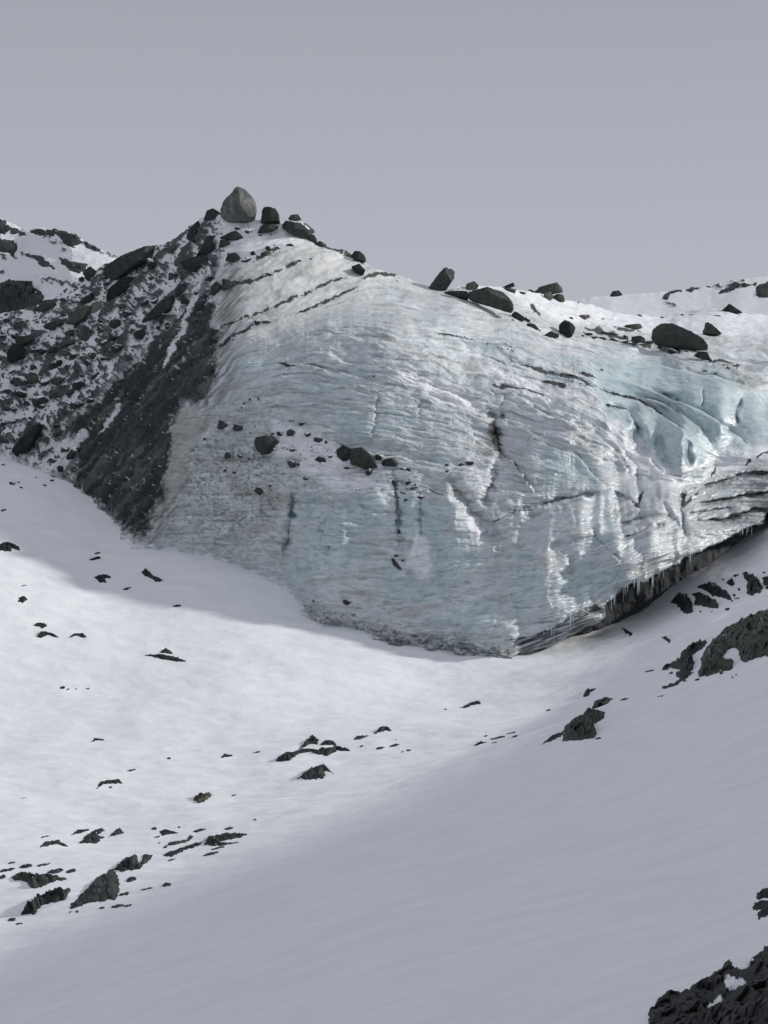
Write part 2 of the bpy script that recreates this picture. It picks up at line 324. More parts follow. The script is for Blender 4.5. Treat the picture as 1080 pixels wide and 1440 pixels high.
for val, tx in SL.items():
    q = np.array([[float(b) for b in a.split(',')] for a in tx.split()]); lv_ = np.interp(uk, q[:, 0], q[:, 1])
    lv_ = np.convolve(np.pad(lv_, 12, 'edge'), kk, 'valid'); LV.append(lv_ if not LV else np.maximum(lv_, LV[-1]+5))
vals = np.array(list(SL), float); S = np.zeros_like(U)
LVu = np.array([np.interp(cu, uk, l_) for l_ in LV])
for c_i in range(len(cu)):
    col_ = Vv[:, c_i]; l_ = LVu[:, c_i]; r_s = np.interp(col_, l_, vals)
    r_s = np.where(col_ < l_[0], vals[0]+(col_-l_[0]), r_s); S[:, c_i] = np.where(col_ > l_[-1], vals[-1]+(col_-l_[-1]), r_s)
# ---- large ice forms: grooves (gullies, seams) and steps (ledges), in metres of depth
def colsl(poly, pad=60):
    q = [p[0] for p in poly]; return slice(int(np.searchsorted(cu, min(q)-pad)), int(np.searchsorted(cu, max(q)+pad)))
def groove(poly, w, A, warp=3):
    sl_ = colsl(poly); full = np.zeros(UF.shape); full[:, sl_] = groove_(poly, w, A, warp, UF[:, sl_], VF[:, sl_])[0]; return full, None
def step(poly, w, A, fall, warp=3):
    sl_ = colsl(poly, 10); full = np.zeros(UF.shape); full[:, sl_] = step_(poly, w, A, fall, warp, UF[:, sl_], VF[:, sl_]); return full
def band(poly, w, jitter=2.0, thr=-0.15, sd=0):
    sl_ = colsl(poly, 25); full = np.zeros(UF.shape); full[:, sl_] = band_(poly, w, jitter, thr, sd, UF[:, sl_], VF[:, sl_]); return full
UF, VF = U, Vv
def groove_(poly, w, A, warp, U, Vv):
    du = warp*fbm(U/18, Vv/18, 2, int(poly[0][0])); d, tt, s = pdist(poly, U+du, Vv+du*0.6, False)
    taper = sst(0, 0.3, np.minimum(tt, 1-tt))
    return A*np.exp(-(d/w)**2)*taper, d
def step_(poly, w, A, fall, warp, U, Vv):
    """one side (to the right of the line's direction on the picture: positive side) drops back by A and recovers over fall px"""
    du = warp*fbm(U/16, Vv/16, 2, int(poly[0][0])+3); d, tt, s = pdist(poly, U+du, Vv+du*0.5, False)
    end = (tt > 0.001) & (tt < 0.999)
    sd = d*s; taper = np.clip(np.minimum(tt, 1-tt)*6, 0, 1)
    return A*sst(-w, w, sd)*np.exp(-np.maximum(sd, 0)/fall)*taper*end
GR = [([(415, 680), (409, 740), (398, 790)], 4, 1.5), ([(554, 655), (557, 690), (559, 720), (563, 790)], 2.6, 0.9), ([(592, 690), (591, 760)], 2.0, 0.5), ([(628, 660), (650, 705), (690, 745), (685, 770)], 9, 2.2),
      ([(684, 566), (697, 600), (702, 640), (722, 655)], 5.5, 1.3), ([(703, 640), (690, 690), (672, 720)], 7, 1.4), ([(715, 555), (700, 600)], 4, 1.0), ([(533, 545), (528, 600), (520, 630)], 3, 0.5), ([(590, 560), (588, 600)], 2.5, 0.4),
      ([(925, 600), (930, 640), (945, 665)], 6, 1.6), ([(965, 610), (968, 640), (975, 660)], 5, 1.5), ([(990, 545), (988, 575)], 2, 0.8), ([(1043, 555), (1037, 580), (1036, 600)], 3, 1.6), ([(895, 590), (900, 620), (915, 645)], 9, 2.4), ([(870, 620), (895, 660), (900, 740)], 4, 0.8),
      ([(820, 730), (850, 770), (878, 790)], 3, 0.5), ([(863, 690), (800, 700), (745, 715)], 4, 0.9), ([(960, 680), (958, 720), (965, 765)], 3, 0.9), ([(928, 700), (942, 730), (960, 745)], 3, 0.9), ([(860, 735), (885, 735), (930, 725), (965, 735)], 3, 1.0),
      ([(465, 760), (462, 800)], 3, 0.5), ([(590, 770), (588, 800), (580, 830)], 16, 1.0), ([(255, 575), (240, 640), (232, 700), (215, 740)], 6, 0.8)]
for pl, ww, am in GR: Y = Y+groove(pl, ww, am)[0]
# smooth bulges (noses that catch the sun)
for (bu, bv, ru, rv, am) in ((638, 718, 20, 40, 2.0), (872, 785, 22, 34, 2.4), (765, 810, 26, 60, 2.0), (815, 868, 34, 20, 1.4), (918, 765, 20, 30, 2.0), (925, 715, 18, 20, 1.4), (715, 895, 14, 20, 1.6), (675, 880, 18, 26, 1.0), (820, 735, 20, 24, 1.2), (745, 655, 16, 40, .9), (480, 745, 9, 50, .7), (575, 720, 13, 40, .8), (960, 610, 8, 36, 1.6), (970, 615, 14, 40, 1.6), (945, 610, 14, 34, 1.0), (865, 575, 26, 24, 1.0), (985, 590, 22, 34, 0.8),
                             (485, 760, 30, 60, 0.8), (610, 870, 60, 30, 0.7), (700, 880, 30, 30, 1.0), (760, 640, 50, 40, 0.8), (840, 640, 26, 50, 1.0), (1020, 565, 30, 40, 1.0), (905, 608, 12, 28, 1.8), (1012, 603, 12, 24, 1.6), (1062, 580, 14, 34, 1.8), (930, 548, 40, 9, 1.0), (1030, 548, 30, 10, 1.0), (972, 565, 14, 16, 1.4), (880, 635, 10, 34, 1.2), (940, 700, 14, 20, 1.2), (270, 620, 12, 50, 0.7), (655, 670, 20, 20, .6), (530, 700, 24, 40, .6), (800, 740, 40, 30, .8)):
    Y = Y-am*np.exp(-((U-bu)/ru)**2-((Vv-bv)/rv)**2)
ST = [  # ledges running left to right: ice below the line drops back
      ([(1090, 664), (1052, 663), (1010, 676), (968, 690)], 1.2, 1.6, 14), ([(1090, 690), (1052, 693), (1014, 700), (975, 708)], 1.2, 2.0, 12), ([(1090, 716), (1063, 714), (1020, 727), (975, 732)], 1.2, 2.2, 10),
      ([(968, 722), (1000, 716), (1035, 711)], 1.2, 1.2, 12), ([(860, 688), (885, 700), (898, 720)], 1.2, .8, 10), ([(880, 755), (905, 745), (930, 735)], 1.0, 1.2, 12)]
for pl, ww, am, fa in ST:
    pl = sorted(pl, key=lambda q: q[0])
    Y = Y+step(pl, ww, am, fa)
# icefall crests: behind each line the ice drops to a hollow bench that climbs back to the next wall
def crest(poly, A, fall, warp=3):
    sl_ = colsl(poly, 70); u_ = UF[:, sl_]; v_ = VF[:, sl_]; full = np.zeros(UF.shape)
    du = warp*fbm(u_/16, v_/16, 2, int(poly[0][0])+3); d, tt, s_ = pdist(poly, u_+du, v_+du*0.5, False)
    sd = -d*s_; tap = sst(0, 0.28, np.minimum(tt, 1-tt))
    full[:, sl_] = A*tap*sst(-0.9, 0.9, sd)*np.exp(-np.maximum(sd, 0)/fall)-0.35*A*tap*np.exp(-(np.minimum(sd, 0)/(fall*0.8))**2)*(sd < 0)
    return full
for pl, am, fa in (([(600, 466), (685, 478), (727, 494), (780, 516)], 1.0, 10), ([(560, 530), (615, 546), (671, 574)], 1.5, 12), ([(718, 507), (793, 532), (844, 548), (897, 563), (930, 584), (960, 604), (980, 630)], 2.6, 12), ([(688, 540), (727, 550), (782, 563)], 1.2, 9), ([(660, 500), (700, 512), (740, 528)], 1.0, 8),
                   ([(325, 487), (357, 459), (447, 430), (503, 405)], .35, 6), ([(300, 470), (387, 431), (487, 388)], .35, 6), ([(400, 513), (470, 522), (540, 540)], .5, 10), ([(760, 590), (836, 607), (872, 646), (888, 679)], 1.6, 10), ([(735, 612), (810, 640), (852, 690)], 1.0, 10), ([(640, 600), (720, 650), (760, 700)], .6, 12),
                   ([(850, 503), (920, 512), (1000, 530), (1100, 560)], 3.0, 14), ([(866, 528), (935, 556), (985, 577), (1030, 608), (1056, 632)], 4.0, 16), ([(880, 552), (940, 570), (985, 600), (1000, 628)], 2.4, 10), ([(855, 565), (885, 580), (898, 612)], 2.2, 9), ([(985, 478), (1020, 498), (1100, 530)], 1.6, 10),
                   ([(905, 640), (930, 668), (960, 672), (1000, 656), (1050, 655)], 2.5, 10), ([(430, 610), (520, 640), (640, 655)], .7, 10), ([(560, 690), (600, 692), (630, 700)], .5, 8), ([(690, 735), (745, 712), (800, 703), (860, 692)], 1.2, 9), ([(720, 560), (780, 590), (830, 600)], .9, 9), ([(430, 470), (520, 475), (600, 500), (680, 530)], .7, 9)):
    Y = Y+crest(pl, am, fa)
for (bu, bv, ru, rv, am) in ((1020, 668, 60, 9, 1.2), (1000, 690, 40, 9, 1.0), (1010, 716, 45, 9, 1.2), (1010, 745, 50, 10, 1.0), (1075, 655, 24, 8, 1.2), (1080, 678, 24, 8, 1.4), (1085, 704, 20, 8, 1.4)):
    Y = Y-am*np.exp(-((U-bu)/ru)**2-((Vv-bv)/rv)**2)
# the undercut lip at lower right
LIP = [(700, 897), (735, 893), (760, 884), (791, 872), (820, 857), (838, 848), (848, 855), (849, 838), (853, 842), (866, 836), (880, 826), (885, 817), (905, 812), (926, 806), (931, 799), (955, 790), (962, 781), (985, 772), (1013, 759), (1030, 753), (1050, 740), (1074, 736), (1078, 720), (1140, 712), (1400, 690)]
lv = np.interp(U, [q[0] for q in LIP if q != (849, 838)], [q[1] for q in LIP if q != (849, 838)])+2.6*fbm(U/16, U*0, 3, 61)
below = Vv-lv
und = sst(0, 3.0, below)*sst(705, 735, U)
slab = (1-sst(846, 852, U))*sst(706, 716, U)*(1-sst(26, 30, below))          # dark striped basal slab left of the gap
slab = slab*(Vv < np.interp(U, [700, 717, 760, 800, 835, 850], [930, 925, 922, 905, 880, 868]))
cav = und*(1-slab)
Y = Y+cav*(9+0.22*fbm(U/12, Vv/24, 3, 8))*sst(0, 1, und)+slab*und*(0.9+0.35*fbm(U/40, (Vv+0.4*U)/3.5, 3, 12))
base = P(U, Vv, Y)
def normals(Pm):
    du = np.gradient(Pm, axis=1); dv = np.gradient(Pm, axis=0); n = np.cross(dv, du)
    n /= np.linalg.norm(n, axis=-1, keepdims=True)+1e-9
    return n
Nn = normals(base); flip = np.sign((Nn*-base).sum(-1)); Nn *= flip[..., None]
# ---- regions
wu = U+7*fbm(U/22, Vv/22, 4, 71); wv = Vv+7*fbm(U/22, Vv/22, 4, 72)
def soft(poly, f=6, x=None, y=None): return sst(-f, f, pdist(poly, wu if x is None else x, wv if y is None else y))
MOR = [(-400, 300), (295, 290), (318, 330), (312, 370), (300, 410), (306, 440), (309, 480), (306, 530), (296, 556), (262, 566), (246, 590), (243, 640), (236, 690), (212, 745), (196, 790), (150, 800), (-400, 800)]
mor = soft(MOR, 6, wu+4*fbm(U/6, Vv/6, 3, 73)+12*fbm((U*.656-Vv*.755)/34, (U*.755+Vv*.656)/5, 3, 76), wv+4*fbm(U/6, Vv/6, 3, 74))
DARK = [(306, 440), (312, 500), (300, 560), (262, 568), (250, 600), (243, 650), (238, 700), (204, 752), (185, 768), (150, 720), (108, 690), (104, 640), (100, 600), (135, 570), (180, 520), (225, 480), (262, 440), (285, 400)]
al0 = U*.656-Vv*.755; ac0 = U*.755+Vv*.656; dark = soft(DARK, 15, wu+16*fbm(al0/40, ac0/6, 4, 75), wv-10*fbm(al0/40, ac0/6, 4, 75))
# streaks that follow the fall line of the dark face (down-left)
ca, sa = math.cos(math.radians(49)), math.sin(math.radians(49))
along = U*ca-Vv*sa; across = U*sa+Vv*ca
stk = fbm(along/60, across/6, 5, 90); stk2 = fbm(along/25, across/3, 4, 93)
f1, f2, cid, fh = cells(U/7.0+0.6*fbm(U/9, Vv/9, 2, 5), Vv/6.0, 3, 1.2)
g1, g2, cid2, fh2 = cells(U/3.3, Vv/2.8, 8, 1.2)
h1_, h2_, cid3, fh3 = cells(along/26, across/9.0, 15, 1.1)
rockiness = np.clip(0.25+0.9*fbm(U/34, Vv/30, 3, 101)+0.5*dark, 0, 1)
isr = sst(0.04, 0.16, f2-f1)*(cid > 0.82-0.35*rockiness)*mor
isr2 = sst(0.05, 0.2, g2-g1)*(cid2 > 0.86-0.42*rockiness)*mor
isr3 = sst(0.03, 0.12, h2_-h1_)*(cid3 > 0.86-0.2*rockiness)*mor
flat = np.clip(Nn[..., 2], 0, 1)
H = np.zeros_like(U)
H += mor*(0.55*fbm(along/40, across/14, 4, 111)*(1-0.3*dark)+(1-0.8*dark)*isr*(0.28+0.22*fh)+isr2*(0.10+0.10*fh2)+(1-dark)*isr3*(0.2+0.25*fh3))*(0.35+0.65*sst(4, 30, Vv-tp))
H += mor*dark*(0.30*stk+0.12*stk2+0.25*ridged(along/90, across/26, 3, 118)+0.45*fbm(U/26, Vv/26, 4, 119)+0.15*fh)
ice = 1-mor
gS = np.hypot(np.gradient(S, axis=0)/np.maximum(np.gradient(Vv, axis=0), 1e-3), np.gradient(S, axis=1)/np.gradient(U, axis=1)); gS = np.where(np.isfinite(gS), gS, 1)
aS = 1/(1+(gS/1.7)**4)
fold = U/110
Sw = S+2.2*fbm(U/26, Vv/26, 3, 119)
s1 = fbm(fold*1.0+0.25*fbm(U/60, Vv/60, 2, 12), S/17, 4, 121); s2 = fbm(U/48, Sw/6.0, 4, 131); s3 = fbm(U/17, Sw/2.6, 3, 141); lump = fbm(U/70, Vv/80, 3, 151); scal = ridged(U/14, Vv/7, 3, 161)
ln1 = 1-np.abs(gnoise(U/80, Sw/4.2, 143))*2.6; ln2 = 1-np.abs(gnoise(U/24, Sw/2.7+9, 145))*2.4; dsh = fbm(U/20, Sw/5, 3, 147)
lay = sst(958, 975, U)*sst(645, 668, Vv)*ice
smooth = soft([(835, 500), (900, 500), (1000, 525), (1130, 570), (1130, 650), (1000, 640), (985, 670), (930, 665), (900, 620), (860, 600), (840, 560)], 10)
aS = aS*(1-0.8*np.maximum(lay, smooth)); s1 = s1*aS; s2 = s2*aS; s3 = s3*aS; ln1 = ln1*aS; ln2 = ln2*aS
icew = ice*(0.5+0.5*sst(430, 480, Vv))*(1-0.35*sst(0.85, 0.98, flat))
low = sst(660, 720, Vv)*sst(390, 440, U)*(1-lay)
H += low*0.55*fbm(U/34+0.3*fbm(U/60, Vv/60, 2, 653), Vv/170, 3, 651)
s2 = s2*(1-.5*low); s3 = s3*(1-.4*low); ln1 = ln1*(1-.5*low); ln2 = ln2*(1-.35*low)
H += icew*(0.30*s1+0.20*s2+0.07*s3+0.09*np.clip(ln1, -0.5, 1)+0.05*np.clip(ln2, -0.5, 1)+0.45*lump*(1-0.5*lay)+0.07*scal*(1-0.7*np.maximum(lay, smooth)))
def saw(per, sd, wl):
    ph = (S+per*0.9*fbm(U/wl, S/40, 3, sd))/per; f = ph-np.floor(ph); am = np.clip(0.55+1.1*fbm(U/90+0*S, np.floor(ph)*7.7, 2, sd+3), 0, 1)
    return f, am, sst(0, 0.14, f)*(1-f)
fA, aA, wA = saw(15.0, 601, 150); fB, aB, wB = saw(6.5, 611, 90)
reg = aS*(0.35+0.65*sst(430, 480, Vv)*(1-sst(640, 720, Vv)+0.12*sst(640, 720, Vv)))*(0.4+0.6*sst(360, 480, U))
H += icew*reg*(0.60*aA*wA+0.22*aB*wB)
H += icew*0.18*np.abs(s1)**0.7*np.sign(s1)
rub = np.exp(-((U-330)/110)**2-((Vv-680)/100)**2)*ice          # rubbly left of the face
H += rub*(0.30*fbm(U/9, Vv/7, 4, 171)+0.12*fh2)
toe = sst(-42, -10, Vv-bt)*(U < 715)*(U > 430)*ice
H += toe*(0.45*fbm(U/12, Vv/7, 4, 181)+0.9*sst(0.0, 0.4, fbm(U/26, Vv/16, 3, 183)))
# right ledges: layered
H += lay*0.15*fbm(U/14, Vv/5, 4, 197)
Hc = H*(1-0.93*np.clip(cav, 0, 1))*(1-0.8*np.clip(slab*und, 0, 1))
Pm = base+Nn*Hc[..., None]
# ---- albedo
def col(r, g, b): return np.array([r, g, b])
SNOW = col(0.79, 0.80, 0.83); WHITE = col(0.56, 0.585, 0.60); BLUE = col(0.47, 0.565, 0.59); DEEP = col(0.32, 0.45, 0.49); DIRT = col(0.055, 0.058, 0.058); SILT = col(0.34, 0.345, 0.32); GREY = col(0.42, 0.43, 0.44)
def lerp(a, b, t): return a*(1-t[..., None])+b*t[..., None]
colr = np.ones(U.shape+(3,))*WHITE
blue = sst(-0.25, 0.45, 0.7*fbm(U/90, S/30, 3, 201)+0.6*s1*-1+0.5*fbm(U/30, S/9, 3, 205))*0.75
bz = soft([(815, 500), (900, 500), (1000, 530), (1130, 590), (1130, 650), (1000, 640), (985, 670), (930, 665), (900, 620), (860, 600), (840, 560), (800, 540)], 14)
bz = np.maximum(bz, 0.75*soft([(335, 500), (420, 500), (600, 520), (700, 600), (680, 640), (560, 650), (420, 620), (330, 570)], 25)*sst(-0.3, 0.4, fbm(U/60, Vv/22, 3, 211)))
bz = np.maximum(bz, 0.9*soft([(520, 680), (620, 700), (700, 820), (720, 890), (600, 880), (520, 800), (420, 830), (400, 700)], 20)*sst(-0.5, 0.3, fbm(U/50, Vv/50, 3, 213)))
bz = np.maximum(bz, 0.8*soft([(740, 620), (840, 640), (870, 740), (880, 820), (800, 850), (720, 880), (710, 800), (760, 720)], 20)*sst(-0.4, 0.3, fbm(U/40, Vv/40, 3, 217)))
bz = np.maximum(bz, 0.8*soft([(590, 445), (700, 470), (860, 520), (870, 560), (740, 520), (600, 490)], 10)*sst(-0.5, 0.2, fbm(U/40, S/8, 3, 219)))
colr = lerp(colr, BLUE, np.clip(0.55*blue+0.75*bz, 0, 1))
colr = lerp(colr, DEEP, np.clip(bz*sst(0.15, 0.7, fbm(U/25, S/10, 3, 223))*0.8, 0, 1))
# thin dark dirt layers, painted ledge shadow and old snow caught on the folds
dl = sst(0.30, 0.62, s2*0.7+0.5*s3)*0.5
colr = lerp(colr, GREY, ice*dl*sst(420, 480, Vv))
catch = sst(0.10, 0.42, -s1*0.4+0.6*s2+0.7*s3+0.3*lump)
lines = np.maximum(sst(0.62, 0.9, ln1)*sst(-0.25, 0.15, dsh), 0.8*sst(0.66, 0.92, ln2)*sst(-0.1, 0.3, -dsh+0.3*s2))
dlines = sst(0.70, 0.92, 1-np.abs(gnoise(U/60, Sw/3.6+40, 149))*2.6)*sst(0.0, 0.35, fbm(U/30, Sw/9, 3, 153))*aS
colr = lerp(colr, SNOW, ice*catch*0.45)
upz = soft([(320, 320), (420, 318), (560, 392), (520, 420), (330, 490), (305, 440)], 8)
SNOW_S = SNOW; SNOW = col(.70, .755, .77)
fw = ice*sst(12, 40, Vv-tp)*(1-0.7*lay)*(1-0.85*smooth)*(1-0.5*upz)*(1-0.25*sst(700, 800, U)*(1-sst(470, 520, Vv)))
colr = lerp(colr, SNOW, fw*np.clip(lines, 0, 1)*0.75)
colr = lerp(colr, SNOW, fw*reg*0.8*np.clip(sst(0.08, 0.16, fA)*(1-sst(0.25, 0.5, fA))*aA*sst(-.3, .2, dsh), 0, 1))
colr = lerp(colr, col(.22, .25, .26), fw*reg*0.95*np.clip((1-sst(0.0, 0.10, fA)+sst(.93, 1, fA))*aA*sst(-.35, .15, fbm(U/35, S/20, 2, 631)), 0, 1))  # shadow under each terrace ledge painted as a dark line, coarse then fine
colr = lerp(colr, col(.26, .29, .30), fw*reg*0.6*np.clip((1-sst(0.0, 0.14, fB))*aB*sst(-.2, .3, fbm(U/25, S/9, 2, 633)), 0, 1))
colr = lerp(colr, col(.20, .21, .21), fw*dlines*0.75)
S2 = S+1.4*fbm(U/40, Vv/40, 2, 641)
for q_, s0 in enumerate((372, 384, 398, 409, 421, 433, 446, 458, 467, 479, 491, 503, 514, 528, 541, 556, 573, 592, 615, 742, 806)):
    mk = fw*np.clip(aS*1.3, 0, 1)*(1-0.5*sst(640, 740, Vv))
    ml_ = sst(-0.25, 0.2, fbm(U/75, U*0+q_*5.1, 3, 643)); wd_ = 0.75+0.5*gnoise(U/30, U*0+q_*3.3, 645)
    colr = lerp(colr, col(.17, .19, .195), mk*ml_*np.exp(-((S2-s0)/wd_)**2)*0.8)
    colr = lerp(colr, SNOW, mk*sst(-0.3, 0.1, fbm(U/60, U*0+q_*9.1, 3, 647))*np.exp(-((S2-s0+3.0)/1.5)**2)*0.75)
colr = lerp(colr, SILT, ice*0.55*sst(0.0, 0.6, fbm(U/60, S/14, 4, 231))*(1-bz))
upr = soft([(320, 320), (420, 318), (560, 392), (520, 420), (330, 490), (305, 440)], 8)*ice
colr = lerp(colr, lerp(np.ones_like(colr)*col(.70, .70, .69), SILT*1.3, sst(-0.05, .6, fbm(U/50, S/5, 4, 241))*0.7), upr*0.8)
SNOW = SNOW_S
# speckled left of the face
sp_ = sst(0.0, 0.5, fbm(U/6, Vv/4.5, 4, 251)+0.35*fbm(U/30, Vv/30, 2, 252))
colr = lerp(colr, col(.20, .205, .205), np.clip(rub*1.3, 0, 1)*sp_*0.75)
colr = lerp(colr, SILT*0.85, np.clip(rub*1.1, 0, 1)*sst(-.1, .6, fbm(U/45, Vv/40, 3, 253))*0.5)
edge = np.exp(-((pdist([(325, 400), (318, 450), (318, 520), (300, 570), (262, 620), (240, 700), (205, 750)], U, Vv, False)[0])/22)**2)*ice
dE = pdist([(330, 400), (316, 440), (312, 500), (306, 535), (290, 562), (262, 572), (250, 620), (242, 690), (214, 745)], U, Vv, False)[0]
colr = lerp(colr, col(.10, .10, .095), ice*np.exp(-(dE/17)**2)*sst(-.25, .35, fbm(along/45, across/4, 4, 263))*.9)
colr = lerp(colr, SILT*0.55, edge*sst(-0.4, 0.5, fbm(along/50, across/5, 4, 261))*0.85)
# snow benches
for poly in ([(560, 525), (640, 545), (690, 590), (640, 580), (580, 550)], [(640, 478), (700, 520), (800, 560), (780, 575), (700, 545)], [(880, 640), (905, 610), (940, 665), (985, 675), (940, 690), (895, 665)], [(850, 600), (870, 590), (900, 640), (895, 665), (870, 640)], [(585, 750), (603, 760), (608, 800), (590, 815), (570, 800)],
             [(645, 705), (668, 720), (692, 742), (690, 765), (668, 760)], [(960, 660), (1000, 640), (1090, 625), (1090, 650), (1050, 655), (1010, 668)], [(440, 610), (500, 660), (540, 690), (470, 690), (420, 660)], [(380, 590), (470, 620), (480, 650), (390, 640)]):
    colr = lerp(colr, SNOW, soft(poly, 5)*ice*0.9)
plate = sst(0.70, 0.9, flat+0.2*fbm(U/20, Vv/9, 3, 271))*ice*sst(560, 640, U)*(1-sst(470, 530, Vv))*0.25
plate = np.maximum(plate, soft([(560, 380), (640, 395), (800, 415), (930, 440), (1130, 430), (1130, 470), (1000, 474), (900, 470), (800, 455), (745, 436), (700, 409), (600, 404)], 6)*0.92*ice)
plate = np.maximum(plate, soft([(290, 290), (420, 305), (470, 345), (400, 345), (330, 372), (300, 370)], 5)*0.95)
colr = lerp(colr, SNOW, np.clip(plate, 0, 1))
# snow on the gentler parts of the crest
wet = ice*(1-plate)*sst(500, 620, Vv)*sst(380, 520, U)*(0.35+0.65*sst(620, 760, U))
wet *= (0.45+0.55*sst(-0.35, 0.25, fbm(U/26, Vv/26, 3, 281)))*(1-0.5*catch)
wet = np.maximum(wet, 0.25*ice*(1-plate))
# dark dirt bands, and dark lines down the crevasse and some gullies
def band_(poly, w, jitter, thr, sd, U, Vv):
    j = jitter*fbm(U/12, Vv/12, 3, 300+sd); d, tt, s = pdist(poly, U+j, Vv+j, False)
    wloc = w*(0.55+0.9*np.clip(fbm(U/11, U*0+sd, 3, 320+sd)+0.5, 0, 1.4))*np.clip(np.minimum(tt, 1-tt)*10, 0.2, 1)
    return sst(1.0, 0.55, d/np.maximum(wloc, 0.3))*(fbm(U/14, U*0+sd*3.3, 3, 340+sd) > thr)
BD = [([(297, 497), (327, 477), (357, 457)], 2.6, -9), ([(420, 440), (447, 428), (473, 417), (503, 403)], 2.4, -9), ([(300, 470), (340, 447), (387, 430), (427, 413), (467, 395), (487, 388)], 2.6, -.5), ([(310, 407), (343, 397), (383, 385)], 3.4, -9), ([(383, 385), (407, 375), (440, 363)], 2.6, -.2), ([(318, 368), (345, 366), (373, 357), (395, 346)], 3.5, -.3),
      ([(613, 470), (650, 474), (685, 480), (727, 496)], 2.4, -.4), ([(718, 507), (755, 519), (793, 532), (838, 547)], 2.2, -9), ([(844, 547), (897, 562), (930, 583)], 2.4, -9), ([(688, 540), (727, 550), (782, 562)], 1.5, -9), ([(760, 538), (780, 545), (795, 550)], 3.5, -9), ([(812, 530), (838, 535)], 2, -9), ([(852, 568), (880, 576)], 2, -.5),
      ([(387, 512), (417, 515)], 1.6, -9), ([(428, 330), (460, 350), (500, 362), (512, 372)], 3.5, -.6), ([(508, 392), (530, 385), (560, 388)], 2.5, -.5), ([(560, 382), (600, 398)], 2, 0), ([(905, 690), (895, 720)], 2.5, -9), ([(962, 690), (960, 710), (985, 690), (1010, 655)], 3.2, -.2), ([(1045, 655), (1090, 632)], 2, -.3), ([(820, 460), (880, 478), (930, 490), (960, 500)], 5, -.35), ([(865, 462), (900, 468)], 3, -.3), ([(990, 505), (1010, 508), (1040, 515)], 2.5, -.2), ([(745, 430), (760, 445)], 3, -.5),
      ([(692, 585), (699, 612), (703, 640)], 3.5, -9), ([(722, 648), (726, 655)], 2, -9), ([(460, 690), (600, 695), (650, 690)], 1.0, .2), ([(540, 780), (565, 800)], 3.5, 0), ([(690, 735), (750, 712)], 1, 0)]
wet = wet*(1-np.clip(cav, 0, 1))*(1-rub*0.7); wet = np.clip(wet*1.15, 0, 1)
allb = np.zeros_like(U)
for i, (pl, ww, th) in enumerate(BD): allb = np.maximum(allb, band(pl, ww, 2.0, th, i))
colr = lerp(colr, DIRT*0.6, allb*0.95); wet *= (1-allb)
brown = np.exp(-((U-696)/10)**2-((Vv-610)/26)**2); colr = lerp(colr, col(.22, .20, .15), brown*0.8*(1-allb))
# cavity: dirty ice plus shade painted near black; basal slab and layered ledges
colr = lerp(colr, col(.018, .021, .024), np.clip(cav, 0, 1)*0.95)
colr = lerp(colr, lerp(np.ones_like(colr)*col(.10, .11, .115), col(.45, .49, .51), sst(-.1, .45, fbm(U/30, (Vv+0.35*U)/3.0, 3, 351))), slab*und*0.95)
colr = lerp(colr, col(.13, .14, .14), lay*sst(-0.1, 0.5, fbm(U/50, Vv/4, 3, 199)+0.5*sst(1030, 1075, U))*0.8*sst(990, 1060, U))
colr = lerp(colr, col(.16, .16, .15), toe*sst(-.1, .35, fbm(U/7, Vv/4, 4, 361)+0.25*sst(-20, 0, Vv-bt))*0.75)
# moraine colours
snm = sst(-0.22, 0.12, 0.62*fbm(along/75, across/13, 4, 401)+0.26*fbm(U/10, Vv/8, 4, 405)+0.40*fbm(U/55, Vv/45, 3, 407)+0.72-1.48*dark-0.12*(isr+isr2))
rockm = np.clip(np.maximum(np.maximum(isr, isr2), isr3)*(1-0.85*dark), 0, 1)
mc = lerp(np.ones_like(colr)*col(.060, .063, .062), SNOW*0.97, np.clip(snm, 0, 1))
mc = lerp(mc, col(.062, .068, .068)*1.0, rockm*0.95)
lst = fbm(along/110+0.4*fbm(along/60, across/40, 2, 409), across/7.5, 4, 411); lst2 = fbm(along/60, across/2.6, 3, 412)
dk = lerp(np.ones_like(colr)*col(.045, .05, .053), col(.135, .145, .135), sst(-0.05, .55, lst+.35*lst2+0.35*sst(250, 320, U+0.3*(Vv-560))))
dk = lerp(dk, col(.028, .031, .034), sst(.1, .5, -lst+.2*lst2)*.8)
dk = lerp(dk, col(.06, .065, .065), sst(-.1, .4, fbm(U/24, Vv/20, 4, 425))*.5)
dk = lerp(dk, col(.6, .61, .63), sst(.62, .70, fbm(U/8, Vv/6, 3, 421)+0.25*fbm(U/50, Vv/50, 2, 422))*.8)
mc = lerp(mc, dk, dark*(1-0.0*snm))
# snow runnels between the moraine and the dark face
for pl, ww in (([(300, 372), (283, 400), (268, 440), (235, 515)], 5), ([(170, 570), (150, 600), (140, 612)], 4), ([(265, 455), (240, 500), (232, 518)], 5), ([(120, 610), (95, 640), (80, 660)], 12), ([(255, 395), (225, 430), (205, 470)], 4)):
    d, tt, s = pdist(pl, U+2*fbm(U/9, Vv/9, 3, 5), Vv, False); mc = lerp(mc, SNOW, sst(1, .5, d/(ww*(0.5+0.5*np.sin(np.pi*np.clip(tt, .05, 1)))))*0.95)
# spindrift thrown up on the foot of the debris
foot = sst(-30, -4, Vv-bt+14*fbm(along/12, across/4, 3, 431))*(U < 215)
mc = lerp(mc, SNOW, foot*0.93)
colr = lerp(colr, mc, mor)
ribs = soft([(262, 572), (285, 566), (288, 590), (262, 650), (245, 700), (228, 720), (240, 650), (246, 600)], 4); colr = lerp(colr, col(.42, .43, .41), ribs*.8)
foot2 = sst(-14, -3, Vv-bt+8*fbm(U/10, Vv/6, 3, 441))*(U >= 190)*(U < 440); colr = lerp(colr, SNOW, foot2*0.9)
